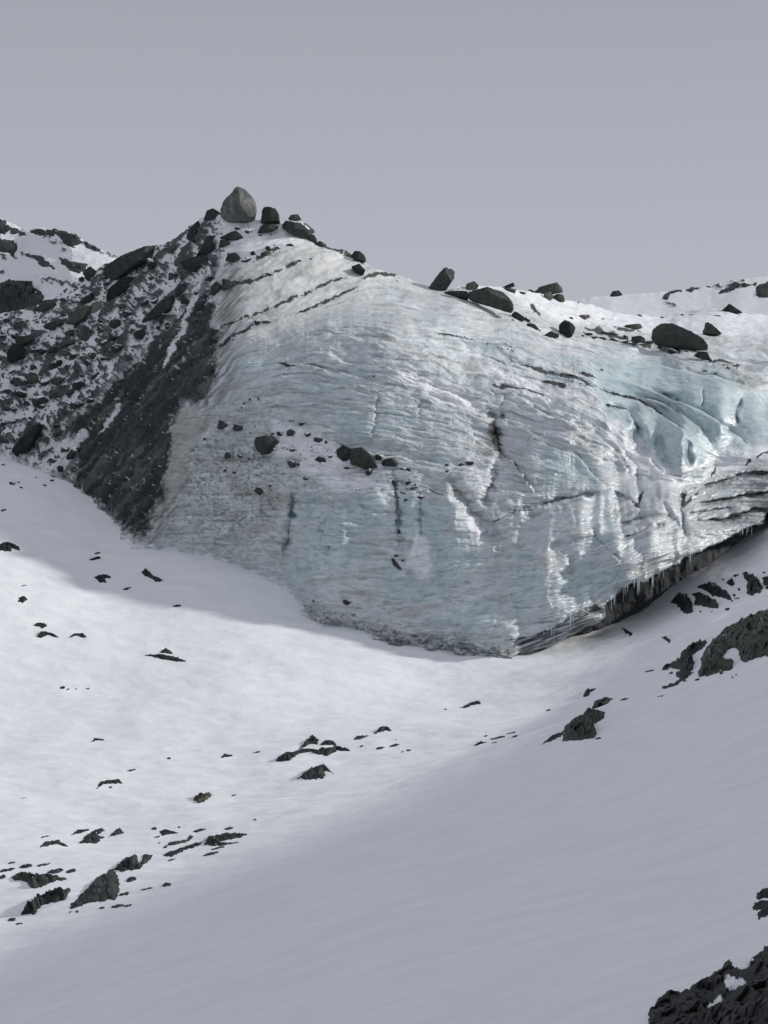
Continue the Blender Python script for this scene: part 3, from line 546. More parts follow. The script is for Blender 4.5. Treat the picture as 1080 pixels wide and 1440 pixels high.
# ---- far side: the sheet carries on behind the crest and comes down
nb = 26; kb = np.arange(nb, 0, -1)[:, None]/nb
back = np.repeat(Pm[:1], nb, 0).copy()
back[..., 1] += 70*kb**1.2; back[..., 2] += -6*kb-22*kb**3
Pall = np.concatenate([back, Pm]); call = np.concatenate([np.repeat(SNOW[None, None], nb, 0).repeat(len(cu), 1), colr])
wall = np.concatenate([np.zeros((nb, len(cu))), wet]); sall = np.concatenate([np.repeat(S[:1], nb, 0)/12, S/12])
mall = np.concatenate([np.repeat(mor[:1], nb, 0), mor])
F = grid_faces(*Pall.shape[:2]); V3 = Pall.reshape(-1, 3)
fm = mall.reshape(-1)[F].mean(1) > 0.5
def sub(Fs):
    ids, inv = np.unique(Fs, return_inverse=True); return ids, inv.reshape(Fs.shape)
i1, F1 = sub(F[~fm]); i2, F2 = sub(F[fm])
glacier = mesh_from('glacier', V3[i1], F1, M_ICE, cols=call.reshape(-1, 3)[i1], attrs={'wet': wall.reshape(-1)[i1], 'layer': sall.reshape(-1)[i1]})
tag(glacier, 'pale blue layered glacier snout with dark dirt bands and glistening lobes above the snow', 'glacier')
moraine = mesh_from('moraine_slope', V3[i2], F2, M_MOR, cols=call.reshape(-1, 3)[i2]); tag(moraine, kind='structure')

# ------------------------------------------------------------------ far hills
def hill(name, top, y0, y1, drop, seed, rocks, lean=0.0):
    u = np.linspace(top[0][0], top[-1][0], 800); tv = np.interp(u, *np.array(top, float).T)
    n = 240; tt = np.linspace(0, 1, n)[:, None]
    Uh = np.repeat(u[None], n, 0); Vh = tv+drop*tt+1.2*fbm(u/12, u*0, 3, seed)*np.exp(-tt*40); Yh = y0+(y1-y0)*tt**0.8-lean*(Uh-top[0][0])
    Ph = P(Uh, Vh, Yh); hh = 1.3*fbm(Uh/60+Vh/45, Vh/26-Uh/90, 4, seed+4)
    rk = np.zeros_like(Uh)
    for pl, ww, th in rocks:
        j = 5*fbm(Uh/16, Vh/8, 5, seed+7, 0.6); d = pdist(pl, Uh+j, Vh+j, False)[0]
        rk = np.maximum(rk, sst(1.1, .7, d/ww)*(fbm(Uh/9, Vh/5, 4, seed+9) > th))
    Ph[..., 1] -= hh; Ph[..., 2] += rk*0.5*(0.5+fbm(Uh/6, Vh/4, 3, seed+2))
    c = lerp(np.ones(Uh.shape+(3,))*SNOW, col(.06, .062, .068), rk*.95)
    bk = np.repeat(Ph[:1], 12, 0); q = np.arange(12, 0, -1)[:, None]/12; bk[..., 1] += 160*q; bk[..., 2] -= 50*q**1.5
    c = np.concatenate([np.repeat(SNOW[None, None], 12, 0).repeat(len(u), 1), c]); Pf = np.concatenate([bk, Ph])
    o = mesh_from(name, Pf.reshape(-1, 3), grid_faces(*Pf.shape[:2]), M_HILL, cols=c.reshape(-1, 3)); tag(o, kind='structure'); return o
hl = hill('snowy_hill', [(-600, 250), (-200, 285), (-60, 296), (0, 306), (30, 321), (60, 320), (100, 327), (130, 345), (165, 364), (220, 392), (262, 412)], 640, 560, 160, 500,
     [([(78, 325), (110, 338), (135, 352), (165, 362)], 2, .1), ([(30, 357), (60, 368), (75, 378)], 2.5, .1), ([(85, 368), (105, 372), (125, 380)], 3, .1), ([(-40, 375), (5, 385)], 3, 0), ([(60, 395), (95, 400), (120, 408)], 4, .1), ([(-60, 355), (20, 362)], 3, .1), ([(60, 330), (90, 350)], 5, .2)], 0.34)
hr = hill('far_snowy_hill', [(120, 470), (300, 448), (500, 440), (700, 432), (800, 424), (830, 418), (860, 415), (930, 411), (1000, 402), (1040, 393), (1080, 388), (1300, 360), (1600, 330)], 560, 380, 150, 600,  # low left end, hidden by the ice, added to shade the left hill
     [([(938, 428), (948, 427)], 2, 0), ([(1030, 396), (1045, 395)], 2, 0), ([(1000, 403), (1060, 401)], 2, .1)])

# ------------------------------------------------------------------ placing things: a ray from the camera finds the ground they stand on
def tris(V, nr, nc, st):
    r = list(range(0, nr, st)); c = list(range(0, nc, st)); g = V.reshape(nr, nc, 3)[np.ix_(r, c)]
    return g.reshape(-1, 3), grid_faces(len(r), len(c))
def bvh(parts):
    vs_, fs_, off = [], [], 0
    for V, F_ in parts: vs_.append(V); fs_.append(F_+off); off += len(V)
    return BVHTree.FromPolygons(np.concatenate(vs_).tolist(), np.concatenate(fs_).tolist())
gridG = np.stack([Xg, Yg, Zg], -1)
keep = yy < 400
gV, gF = tris(gridG[keep].reshape(-1, 3), int(keep.sum()), len(aa), 2)
iV, iF = tris(V3, Pall.shape[0], Pall.shape[1], 2)
B_ALL = bvh([(gV, gF), (iV, iF)])
hparts = []
for h_ in (hl, hr):
    me = h_.data; vv = np.zeros(len(me.vertices)*3, np.float32); me.vertices.foreach_get('co', vv)
    ff = np.zeros(len(me.loops), np.int32); me.loops.foreach_get('vertex_index', ff); hparts.append((vv.reshape(-1, 3), ff.reshape(-1, 4)))
def hit(u, v, tree=B_ALL):
    x, y, z = rays(u, v); d = Vector((float(x), float(y), float(z))).normalized()
    loc, n, i, dist = tree.ray_cast(Vector((0, 0, 0)), d)
    if loc is None: return None, None
    if n.dot(d) > 0: n = -n
    return loc, n

def zc(ox, oy, k, pts): return [(ox+x/k, oy+y/k) for x, y in pts]

def boulder(name, poly, label, mat=None, group=None, cat='boulder', seed=0, thick=0.8, Y=None, sink=0.0, level=5, front=()):
    """free-standing block: a solid cut by the planes of its outline plus random facets; stands at the depth of the slope under it"""
    poly = np.array(poly, float); r = np.random.default_rng(seed+int(poly[0, 0]*7))
    cx, cy = poly.mean(0); bot_v = poly[:, 1].max(); bu_ = poly[poly[:, 1] > bot_v-0.25*np.ptp(poly[:, 1]), 0].mean()
    if Y is None:
        loc, n = hit(bu_, bot_v-1)
        if loc is None: loc = Vector(P(bu_, bot_v, 240).tolist())
        Y = loc.y+0.15
    m = Y/FPX; hw = np.ptp(poly[:, 0])/2*m; hh_ = np.ptp(poly[:, 1])/2*m; depth = thick*1.1*math.sqrt(hw*hh_)
    c3 = P(cx, cy, Y)
    pts = (poly-[cx, cy])*[m, -m]
    pl = []
    for i in range(len(pts)):
        a = pts[i]; b = pts[(i+1) % len(pts)]; e = b-a; nn = np.array([e[1], -e[0]]); L_ = np.linalg.norm(nn)
        if L_ < 1e-6: continue
        nn /= L_; h = nn@a
        if h < 0: nn = -nn; h = -h
        tl = r.uniform(-0.3, 0.3)*min(1.0, h/depth); N3 = np.array([nn[0], tl, nn[1]]); N3 /= np.linalg.norm(N3); pl.append((N3, h/np.sqrt(1+tl*tl)*1.0+0.02*hw))
    for k_ in range(5):
        a = r.normal(size=3); a[0] *= .7; a[2] *= .7; a[1] = -abs(a[1])-0.6 if k_ < 3 else abs(a[1])+0.5; a /= np.linalg.norm(a)
        pl.append((a, (1.6 if len(front) else 1)*r.uniform(0.76, 0.98)*math.sqrt((a[0]*hw)**2+(a[1]*depth)**2+(a[2]*hh_)**2)))
    for a in front:
        a = np.array(a, float); hf = a[3]; a = a[:3]/np.linalg.norm(a[:3]); pl.append((a, hf*math.sqrt((a[0]*hw)**2+(a[1]*depth)**2+(a[2]*hh_)**2)))
    import bmesh
    bm = bmesh.new(); bmesh.ops.create_icosphere(bm, subdivisions=level, radius=1)
    D = np.array([v.co[:] for v in bm.verts]); Fc = np.array([[v.index for v in f.verts] for f in bm.faces]); bm.free()
    rad = np.full(len(D), 1e9)
    for N3, h in pl:
        q = D@N3; rad = np.minimum(rad, np.where(q > 1e-3, h/np.maximum(q, 1e-3), 1e9))
    Q = D*rad[:, None]
    s = hw
    nz = fbm(Q[:, 0]/s*1.7+Q[:, 1]/s, Q[:, 2]/s*1.7-Q[:, 1]/s*0.7, 4, seed+3)
    nz2 = ridged(Q[:, 0]/s*4+Q[:, 1]/s*2, Q[:, 2]/s*4-Q[:, 1]/s*1.5, 3, seed+8); Q = Q*(1+0.04*nz+0.035*nz2)[:, None]
    o = mesh_from(name, Q, Fc, mat or M_ROCK, smooth=False); o.location = c3.tolist()
    tag(o, label, cat, group); return o

def outcrop(name, poly, label, H=0.5, mat=None, group=None, cat='rock outcrop', seed=0, rag=2.0, stepx=None, snowf=0.0, cell=6.0, tree=B_ALL, snowpolys=()):
    """rock breaking through the snow: a craggy skin that rises out of the surface inside the outline and dives under it outside"""
    poly = np.array(poly, float); mn = poly.min(0)-3; mxx = poly.max(0)+3; ext = (mxx-mn).max()
    st = stepx or max(0.7, ext/150)
    us = np.arange(mn[0], mxx[0]+st, st); vsx = np.arange(mn[1], mxx[1]+st, st)
    Uo, Vo = np.meshgrid(us, vsx); sd = pdist(poly, Uo, Vo)+rag*fbm(Uo/(2.5+rag*2), Vo/(2+rag*1.5), 4, seed+3)
    f1, f2, ci, fh = cells(Uo/cell+0.3*Vo/cell, Vo/cell*1.3, seed, 1.1); a1, a2, ai, ah = cells(Uo/cell*2.6, Vo/cell*3, seed+4, 1.1)
    wdt = max(1.5, min(6, 0.25*min(np.ptp(poly[:, 0]), np.ptp(poly[:, 1]))))
    h = H*np.where(sd > 0, (1-np.exp(-sd/wdt)), sd/wdt*1.2)
    h = np.maximum(h, -H*1.0)+np.where(sd > 0, np.minimum(sd/wdt, 1), 0)*H*(0.55*fh+0.22*ah)
    use = sd > -3.5
    V_ = np.zeros(Uo.shape+(3,)); ok = np.zeros(Uo.shape, bool)
    for i in range(Uo.shape[0]):
        for j in range(Uo.shape[1]):
            if use[i, j]:
                loc, n = hit(Uo[i, j], Vo[i, j], tree)
                if loc is not None: V_[i, j] = loc; ok[i, j] = True
    if not ok.any(): return None
    nrm = np.array([0, -0.55, 0.84]); V_ = V_+h[..., None]*nrm
    Fq = grid_faces(*Uo.shape); okf = ok.reshape(-1)[Fq].all(1)
    q = V_.reshape(-1, 3)[Fq]; span = np.ptp(q[..., 1], axis=1); okf &= span < 12
    Fq = Fq[okf]
    lb = np.arange(Uo.size)
    while True:                                            # one thing, one piece: keep the largest connected patch
        l2 = lb.copy(); np.minimum.at(l2, Fq.ravel(), np.repeat(lb[Fq].min(1), 4)); l2 = l2[l2]
        if (l2 == lb).all(): break
        lb = l2
    fl_ = lb[Fq[:, 0]]; uq, ct_ = np.unique(fl_, return_counts=True); Fq = Fq[fl_ == uq[ct_.argmax()]]
    ids, Fs = sub(Fq)
    if len(ids) < 4: return None
    sn = np.zeros(Uo.shape)
    for sp2 in snowpolys: sn = np.maximum(sn, sst(-1, 1, pdist(sp2, Uo+1.5*fbm(Uo/5, Vo/5, 2, 4), Vo)))
    if snowf > 0: sn = np.maximum(sn, sst(0, .12, fbm(Uo/9, Vo/5, 4, seed+31)-(0.75-snowf)))
    Vw = V_.reshape(-1, 3)[ids]; c0 = Vw.mean(0)
    o = mesh_from(name, Vw-c0, Fs, mat or M_ROCK, smooth=False, attrs={'snow': sn.reshape(-1)[ids]}); o.location = c0.tolist()
    tag(o, label, cat, group); return o

# ------------------------------------------------------------------ prototypes for the smallest stones
def stone_mesh(seed, mat, level=3):
    import bmesh
    r = np.random.default_rng(seed); bm = bmesh.new(); bmesh.ops.create_icosphere(bm, subdivisions=level, radius=1)
    D = np.array([v.co[:] for v in bm.verts]); Fc = np.array([[v.index for v in f.verts] for f in bm.faces]); bm.free()
    rad = np.full(len(D), 1.35)
    for _ in range(14):
        a = r.normal(size=3); a /= np.linalg.norm(a); q = D@a; rad = np.minimum(rad, np.where(q > 1e-3, r.uniform(.62, 1.0)/np.maximum(q, 1e-3), 9))
    Q = D*rad[:, None]; Q *= (1+0.07*fbm(Q[:, 0]*2+Q[:, 1], Q[:, 2]*2-Q[:, 1], 3, seed))[:, None]
    o = mesh_from('rock', Q, Fc, mat, smooth=False); me = o.data; bpy.data.objects.remove(o); return me
STONES = [stone_mesh(900+i, M_ROCKS if i % 3 else M_GREEN) for i in range(9)]; PALESTONE = stone_mesh(950, M_PALE)
nst = [0]
def stone(u, v, w_, h_, ang, label, group, mesh=None, push=0.0):
    loc, n = hit(u, v)
    if loc is None: return None
    m = loc.y/FPX; i = nst[0]; nst[0] += 1
    o = bpy.data.objects.new('rock', mesh or STONES[i % len(STONES)]); C.objects.link(o)
    hw = w_/2*m; hh = h_/2*m
    o.location = loc+Vector((0, -1, 0.35)).normalized()*(0.15+push)*min(hw, hh)
    o.scale = (hw*1.05, min(hw, hh)*1.1, hh*1.05); o.rotation_euler = (random.uniform(-.2, .2), -math.radians(ang), random.uniform(-.3, .3))
    tag(o, label, 'rock', group); return o
def ngon(cx, cy, w_, h_, ang, n=9, seed=0):
    r = np.random.default_rng(seed+int(cx*3+cy)); t_ = np.sort((np.arange(n)+r.uniform(-.3, .3, n))/n*2*math.pi); a = math.radians(-ang)
    x = np.cos(t_)*w_/2*r.uniform(.8, 1.1, n); y = np.sin(t_)*h_/2*r.uniform(.8, 1.1, n)
    return [(cx+p*math.cos(a)-q*math.sin(a), cy+p*math.sin(a)+q*math.cos(a)) for p, q in zip(x, y)]
Z1 = (0, 240, 3); Z2 = (240, 240, 3); Z3 = (560, 340, 3.6); Z4 = (780, 340, 3.6); Z6 = (380, 600, 3); A1 = (0, 680, 3.6); A2 = (0, 1000, 3); A3 = (260, 960, 3); A4 = (620, 920, 3); A5 = (860, 720, 4.909); A6 = (860, 1220, 4.909); A7 = (280, 240, 3.857)
def zp(z, s_): return [(z[0]+float(a.split(',')[0])/z[2], z[1]+float(a.split(',')[1])/z[2]) for a in s_.split()]
def Yc(poly, off=0.0):
    a = np.mean(poly, axis=0); loc, n = hit(*a)
    return (loc.y if loc else 240)-off

# ---- summit and crest boulders
big = rock_mat('streaked_boulder_rock', (0.07, 0.078, 0.074), (0.16, 0.17, 0.16), (0.42, 0.43, 0.40), 0, 0.6)
for nd in big.node_tree.nodes:
    if nd.type == 'MAPPING': nd.inputs['Scale'].default_value = (3.0, 3.0, 0.35); nd.inputs['Rotation'].default_value = (0, 0.15, 0)
SUMMIT = [
 ('boulder', A7, '118,218 136,176 208,108 260,118 290,152 307,197 304,240 294,268 265,287 185,285 130,257', 'huge grey boulder with a pale streaked right face, standing on the summit', big, 0.9),
 ('boulder', A7, '340,288 345,215 365,197 415,212 430,235 437,283 400,290', 'squarish dark block standing just right of the huge summit boulder', M_GREEN, 0.8),
 ('boulder', A7, '28,262 40,225 80,208 122,235 110,262 60,268', 'low dark block tucked against the left foot of the huge summit boulder', M_ROCK, 0.9),
 ('boulder', A7, '485,262 500,248 535,240 552,268 530,272', 'small wedge of rock at the start of the crest right of the squarish summit block', M_ROCKS, 0.9),
 ('boulder', A7, '450,300 465,280 500,275 560,284 595,320 590,350 560,368 520,352 475,325', 'brown-black blocky mass below the crest right of the squarish summit block', M_ROCKS, 0.8),
 ('boulder', A7, '825,460 845,437 895,460 900,492 840,480', 'dark angular block on the crest midway down the right side of the peak', M_ROCK, 0.9),
 ('boulder', A7, '828,525 870,508 895,540 885,568 850,552', 'dark wedge-shaped block just below the crest block midway down the peak', M_ROCK, 0.9),
 ('boulder', A7, '320,355 340,300 365,290 440,305 440,325 390,332 360,355', 'cracked dark block in the snow below the squarish summit block', M_ROCK, 0.7),
 ('boulder', A7, '120,362 150,345 200,330 240,368 240,385 190,378', 'jagged dark rock in the snow straight below the huge summit boulder', M_ROCK, 0.7),
 ('boulder', A7, '108,417 120,380 150,375 170,395 140,412', 'grey snow-dusted rock left of the jagged one below the summit', M_ROCKS, 0.7),
 ('boulder', A7, '148,488 158,452 200,445 222,470 222,502 180,497', 'half-round dark block at the left end of the uppermost dirt band', M_ROCK, 0.9),
 ('boulder', Z1, '790,280 800,250 835,215 865,250 850,280 820,305', 'pointed dark block on the left crest below the summit boulder', M_ROCK, 0.8),
 ('boulder', Z1, '835,352 855,310 885,270 910,280 910,340 870,357', 'tall dark leaning block on the upper left slope under the summit', M_ROCK, 0.7),
 ('boulder', Z1, '762,385 800,372 870,360 872,400 820,427 775,412', 'wide dark block directly below the tall leaning block on the left slope', M_ROCK, 0.7),
 ('boulder', Z1, '435,440 440,403 520,368 640,320 700,330 703,365 600,412 500,462', 'long dark slab lying along the left crest of the moraine', M_ROCK, 0.35),
 ('boulder', Z1, '455,548 465,500 530,450 590,455 560,492 510,522', 'dark slab lying in snow below the long crest slab', M_ROCK, 0.5),
 ('boulder', Z1, '285,642 295,600 370,570 400,580 390,612 320,652', 'broad green-grey block beside the pale beige stone on the moraine', M_GREEN, 0.6),
 ('boulder', Z1, '612,657 625,610 680,550 740,520 800,540 790,562 720,592 650,642', 'long diagonal dark slab in the middle of the moraine slope', M_ROCK, 0.4),
 ('boulder', Z1, '30,812 35,770 70,730 100,735 112,782 70,822 40,827', 'large dark boulder near the left edge of the photo on the moraine', M_ROCK, 0.8),
 ('boulder', Z1, '45,1212 60,1175 80,1140 120,1095 180,1072 210,1100 195,1142 150,1165 110,1215 95,1245 62,1242', 'large dark boulder at the foot of the moraine above the smooth snow', M_ROCK, 0.6),
 ('boulder', Z1, '360,452 360,420 380,405 410,430 405,457 380,477', 'upright dark block on the moraine crest at its lower left end', M_ROCK, 0.8),
 ('boulder', Z1, '888,522 890,490 915,470 935,490 930,517 905,527', 'small dark block left of the second dirt band under the peak', M_ROCK, 0.8),
 ('boulder', Z1, '935,502 940,460 970,465 1012,482 970,502', 'dark wedge at the left end of the second dirt band under the peak', M_ROCK, 0.8),
]
RIDGE = [
 ('boulder', Z3, '160,242 175,205 225,142 275,142 283,185 265,210 245,247 190,252', 'tall dark block leaning right on the skyline above the ice face', M_ROCKS, 0.7),
 ('boulder', Z3, '340,277 360,250 480,242 530,260 575,310 575,345 550,368 480,347 400,307 350,292', 'largest long dark slab on the ice crest right of the leaning block', M_GREEN, 0.35),
 ('boulder', Z3, '215,255 300,250 350,255 350,287 270,272', 'thin dark tail of rock joining the long slab to the leaning block', M_ROCK, 0.4),
 ('boulder', Z3, '342,247 350,215 385,200 405,220 400,238', 'rounded dark rock perched just behind the long crest slab', M_GREEN, 0.8),
 ('boulder', Z3, '565,362 590,350 635,380 638,398 600,385', 'dark slab at the lower right end of the longest crest slab', M_ROCKS, 0.6),
 ('boulder', Z3, '690,257 720,230 800,210 820,230 828,262 760,267 710,277', 'dark triangular block standing on the skyline at mid right', M_GREEN, 0.7),
 ('boulder', Z3, '738,275 745,258 770,258 783,280 775,294 750,292', 'small lighter stone in front of the triangular skyline block', M_PALE, 0.8),
 ('boulder', Z3, '785,275 805,265 835,272 842,295 830,304 800,295', 'grey rock at the lower right of the triangular skyline block', M_GREEN, 0.8),
 ('boulder', Z3, '525,232 580,208 586,226 560,234', 'small pointed slab on the skyline between the leaning and triangular blocks', M_ROCK, 0.8),
 ('boulder', Z3, '815,478 818,420 840,400 875,410 895,440 885,467 850,487', 'rounded dark boulder standing upright in snow above the ice', M_ROCK, 0.8),
 ('boulder', Z3, '743,472 775,452 812,465 812,483 770,487', 'low dark rock at the left foot of the rounded upright boulder', M_ROCKS, 0.7),
 ('boulder', Z3, '898,392 920,372 965,370 972,382 940,394', 'brownish flat rock in the snow right of the rounded upright boulder', M_BROWN, 0.7),
 ('boulder', Z4, '493,482 500,445 540,418 585,420 700,490 758,530 760,557 700,547 580,537 510,502', 'biggest grey-green slab on the snow plateau above the blue icefall', M_SLAB, 0.5),
 ('boulder', Z4, '755,467 765,410 790,400 860,435 885,470 880,480 850,477 840,467 800,470', 'grey angular boulder right of the biggest plateau slab', M_SLAB, 0.7),
 ('boulder', Z4, '706,577 730,560 770,565 781,590 775,602 740,592', 'dark rock in snow at the lower right of the biggest plateau slab', M_ROCK, 0.7),
 ('boulder', Z4, '385,510 392,480 420,475 455,490 458,512 420,518', 'dark blocky rock left of the biggest plateau slab', M_ROCKS, 0.7),
 ('boulder', Z4, '345,438 360,422 430,420 450,438 400,444', 'low flat rock on the plateau snow above the rubble line', M_GREEN, 0.6),
 ('boulder', Z4, '843,350 885,318 947,357 940,362 880,356', 'dark triangular rock on the snow at the far right skyline side', M_ROCK, 0.6),
 ('boulder', Z4, '278,277 290,258 325,250 342,268 320,274', 'lone small rock on the far snow skyline at right', M_ROCK, 0.8),
]
FACE = [
 ('boulder', Z2, '198,1087 205,1052 245,1075 225,1090', 'small pointed rock lodged on the left of the ice face', M_ROCK, 0.7),
 ('boulder', Z2, '263,1087 270,1072 300,1078 309,1092 285,1099', 'small flat rock just right of the pointed rock on the left of the ice face', M_ROCK, 0.7),
 ('boulder', Z2, '354,1150 365,1128 410,1118 445,1135 461,1170 440,1187 385,1189 360,1170', 'large dark rounded boulder lodged alone in the ice face', M_ROCK, 0.8),
 ('boulder', Z2, '763,1237 763,1175 805,1168 850,1205 872,1247 820,1257', 'largest squarish boulder in the row of rocks across the ice face', M_GREEN, 0.8),
 ('boulder', Z2, '700,1180 730,1160 757,1172 757,1222 730,1226 705,1205', 'jagged dark rock touching the left of the squarish boulder on the ice', M_ROCK, 0.7),
 ('boulder', Z2, '885,1243 900,1220 935,1213 958,1235 940,1248', 'low dark rock at the right end of the row of rocks across the ice face', M_ROCK, 0.7),
 ('boulder', Z2, '608,1218 625,1206 650,1215 663,1235 635,1237', 'flat dark rock in snow left of the squarish boulder on the ice', M_ROCK, 0.7),
 ('boulder', Z2, '352,1350 362,1338 385,1338 388,1355 372,1370', 'small dark rock on the lower left ice face beneath the large rounded boulder', M_ROCK, 0.8),
]
for nm, z, pts, lab, mt, th in SUMMIT+RIDGE+FACE:
    pl = zp(z, pts); top_ = z is A7 or z is Z3 or z is Z4
    bot = max(pl, key=lambda q: q[1]); mid = np.mean(pl, axis=0)
    loc, n = hit(mid[0], bot[1]-0.5)
    if loc is None: loc, n = hit(mid[0], bot[1]+3)
    m_ = (loc.y if loc else 240)/FPX; hw_ = np.ptp([p[0] for p in pl])/2*m_*th
    steep = z in (Z2, Z1)
    if steep: Yb = Yc(pl, 0.25*hw_)
    else: Yb = (loc.y if loc else 240)+(0.55*hw_ if (z is Z3 or z is Z4) else 0.3*hw_)
    boulder('boulder', pl, lab, mt, thick=th, Y=Yb, level=5, front=((-0.62, -0.78, 0.0, 0.80), (0.66, -0.72, 0.15, 0.80), (0.0, -1, -0.5, 0.9)) if mt is big else ())

# ---- medium and small stones, traced where the photo shows them: centre, width, height, tilt
ml = 'angular dark rock lying among many like it on the snowy left moraine slope'; mg = 'rocks strewn over the moraine slope'
LEFT = '735,335,60,50,20 640,395,46,40,10 735,445,50,42,0 240,510,72,44,10 205,570,80,58,20 275,550,50,25,0 365,543,62,38,30 240,650,110,36,25 485,650,66,44,10 765,508,80,48,15 370,705,76,38,0 483,703,45,30,0 495,755,56,42,20 290,725,70,34,10 425,675,35,25,0 440,730,35,30,10 110,720,90,48,15 30,637,46,28,0 90,660,80,40,5 270,775,55,40,0 315,785,50,34,10 235,820,62,36,30 140,875,60,58,0 90,895,90,46,10 190,895,55,34,0 245,890,60,34,20 90,945,62,34,-5 30,935,52,20,0 235,945,80,48,25 170,975,72,44,25 325,990,60,34,5 350,1040,52,24,10 120,985,40,24,0 310,1200,62,46,30 225,1230,40,26,0 255,1262,30,38,0 240,1080,36,16,0 245,1110,38,20,20 210,1040,30,20,0 540,605,36,30,0 520,570,36,20,0 425,635,30,20,0 190,637,20,15,0 830,630,46,28,0 845,570,52,42,30 780,545,52,40,10 395,785,40,34,0 375,815,36,26,0 440,795,36,20,0 20,1140,42,20,0 20,1085,42,40,0 50,850,32,15,20 455,765,25,12,0 450,480,30,20,0 345,460,30,18,0 160,640,26,14,0 60,700,30,16,0 150,760,40,20,10 200,740,40,18,10 330,680,26,14,0 285,830,36,24,20 350,870,26,16,0 60,1010,30,16,0 30,1005,40,18,0 270,1020,30,18,20 330,905,60,34,30 400,870,50,26,35 300,935,50,30,30 130,1045,24,12,0 50,1060,40,14,0 15,690,30,14,0 20,760,20,16,0 690,625,60,30,35 560,640,40,26,30 590,690,60,40,35 610,560,40,20,30 510,700,20,12,0 720,290,0,0,0'
for q in LEFT.split():
    a = [float(k_) for k_ in q.split(',')]
    if a[2]: stone(Z1[0]+a[0]/3, Z1[1]+a[1]/3, a[2]/3, a[3]/3, a[4], ml, mg)
stone(Z1[0]+410/3, Z1[1]+580/3, 16, 17, 0, 'pale beige upright stone among the dark rocks of the moraine', None, PALESTONE)
stone(Z1[0]+705/3, Z1[1]+300/3, 9, 8, 0, 'small pale stone on the crest of the moraine left of the pointed block', None, PALESTONE)
r_ = random.Random(5); cnt = 0
while cnt < 135:
    u = r_.uniform(-20, 300); v = r_.uniform(330, 690)
    if pdist(MOR, np.array([[u]]), np.array([[v]]))[0, 0] < 4 or pdist(DARK, np.array([[u]]), np.array([[v]]))[0, 0] > 6: continue
    if fbm(np.array(u/30), np.array(v/24), 2, 808) < -0.05: continue
    s_ = 2.5+6.5*r_.random()**2.2; stone(u, v, s_*r_.uniform(1.1, 1.8), s_, r_.uniform(0, 35), ml, mg); cnt += 1
# the finest rubble of the moraine: nobody could count it
rv, rf, off = [], [], 0
protos = []
for me in STONES[:3]:
    a_ = np.zeros(len(me.vertices)*3, np.float32); me.vertices.foreach_get('co', a_); f_ = np.zeros(len(me.loops), np.int32); me.loops.foreach_get('vertex_index', f_); protos.append((a_.reshape(-1, 3), f_.reshape(-1, 3)))
ico = stone_mesh(960, M_ROCK, 1); a_ = np.zeros(len(ico.vertices)*3, np.float32); ico.vertices.foreach_get('co', a_); f_ = np.zeros(len(ico.loops), np.int32); ico.loops.foreach_get('vertex_index', f_); a_ = a_.reshape(-1, 3); f_ = f_.reshape(-1, 3)
LINES = [([(290, 312), (318, 318), (345, 322), (420, 326), (470, 350), (520, 380), (560, 392)], 5), ([(310, 350), (345, 366), (395, 350)], 6), ([(625, 406), (700, 412), (745, 440), (765, 418), (795, 422)], 6), ([(812, 468), (870, 478), (920, 490), (960, 505)], 6), ([(985, 505), (1040, 516)], 3), ([(430, 628), (500, 645), (570, 660)], 9), ([(330, 600), (440, 640)], 20), ([(550, 672), (600, 690)], 8), ([(613, 470), (650, 474), (727, 496)], 2), ([(718, 507), (793, 532), (838, 547)], 2), ([(844, 547), (897, 562), (930, 583)], 2), ([(300, 470), (387, 431), (487, 388)], 2), ([(297, 497), (357, 457)], 2), ([(420, 440), (503, 403)], 2), ([(430, 850), (520, 885), (640, 905)], 9)]
n_ = 0
while n_ < 2300:
    if n_ < 1400:
        u = r_.uniform(-25, 316); v = r_.uniform(305, 745)
        if v > np.interp(u, *np.array(BOT, float).T)-14: continue
        if pdist(MOR, np.array([[u]]), np.array([[v]]))[0, 0] < 1: continue
        if fbm(np.array(u/22), np.array(v/18), 3, 818) < -0.12: continue
    else:
        ln_, wd_ = LINES[n_ % len(LINES)]; k_ = r_.random()*(len(ln_)-1); a0, b0 = ln_[int(k_)], ln_[int(k_)+1]; f0 = k_-int(k_)
        u = a0[0]+(b0[0]-a0[0])*f0+r_.gauss(0, wd_*.5); v = a0[1]+(b0[1]-a0[1])*f0+r_.gauss(0, wd_*.5)
    loc, n = hit(u, v)
    if loc is None or loc.y < 190: continue
    n_ += 1; sz = (0.9+2.2*r_.random()**2)/2*loc.y/FPX; an = r_.uniform(0, 6.28); c_, s_ = math.cos(an), math.sin(an)
    q = a_*[sz*r_.uniform(1, 1.9), sz, sz*r_.uniform(.6, 1)]; q = np.stack([q[:, 0]*c_-q[:, 1]*s_, q[:, 0]*s_+q[:, 1]*c_, q[:, 2]], 1)
    rv.append(q+np.array(loc)); rf.append(f_+off); off += len(q)
rub_o = mesh_from('rubble', np.concatenate(rv), np.concatenate(rf), M_ROCK, smooth=False); tag(rub_o, 'fine dark rubble sprinkled over the moraine slope, crest and dirt bands', 'rubble', kind='stuff')
cl = 'small dark rock in the snow just under the huge summit boulder'; cgp = 'small rocks below the summit'
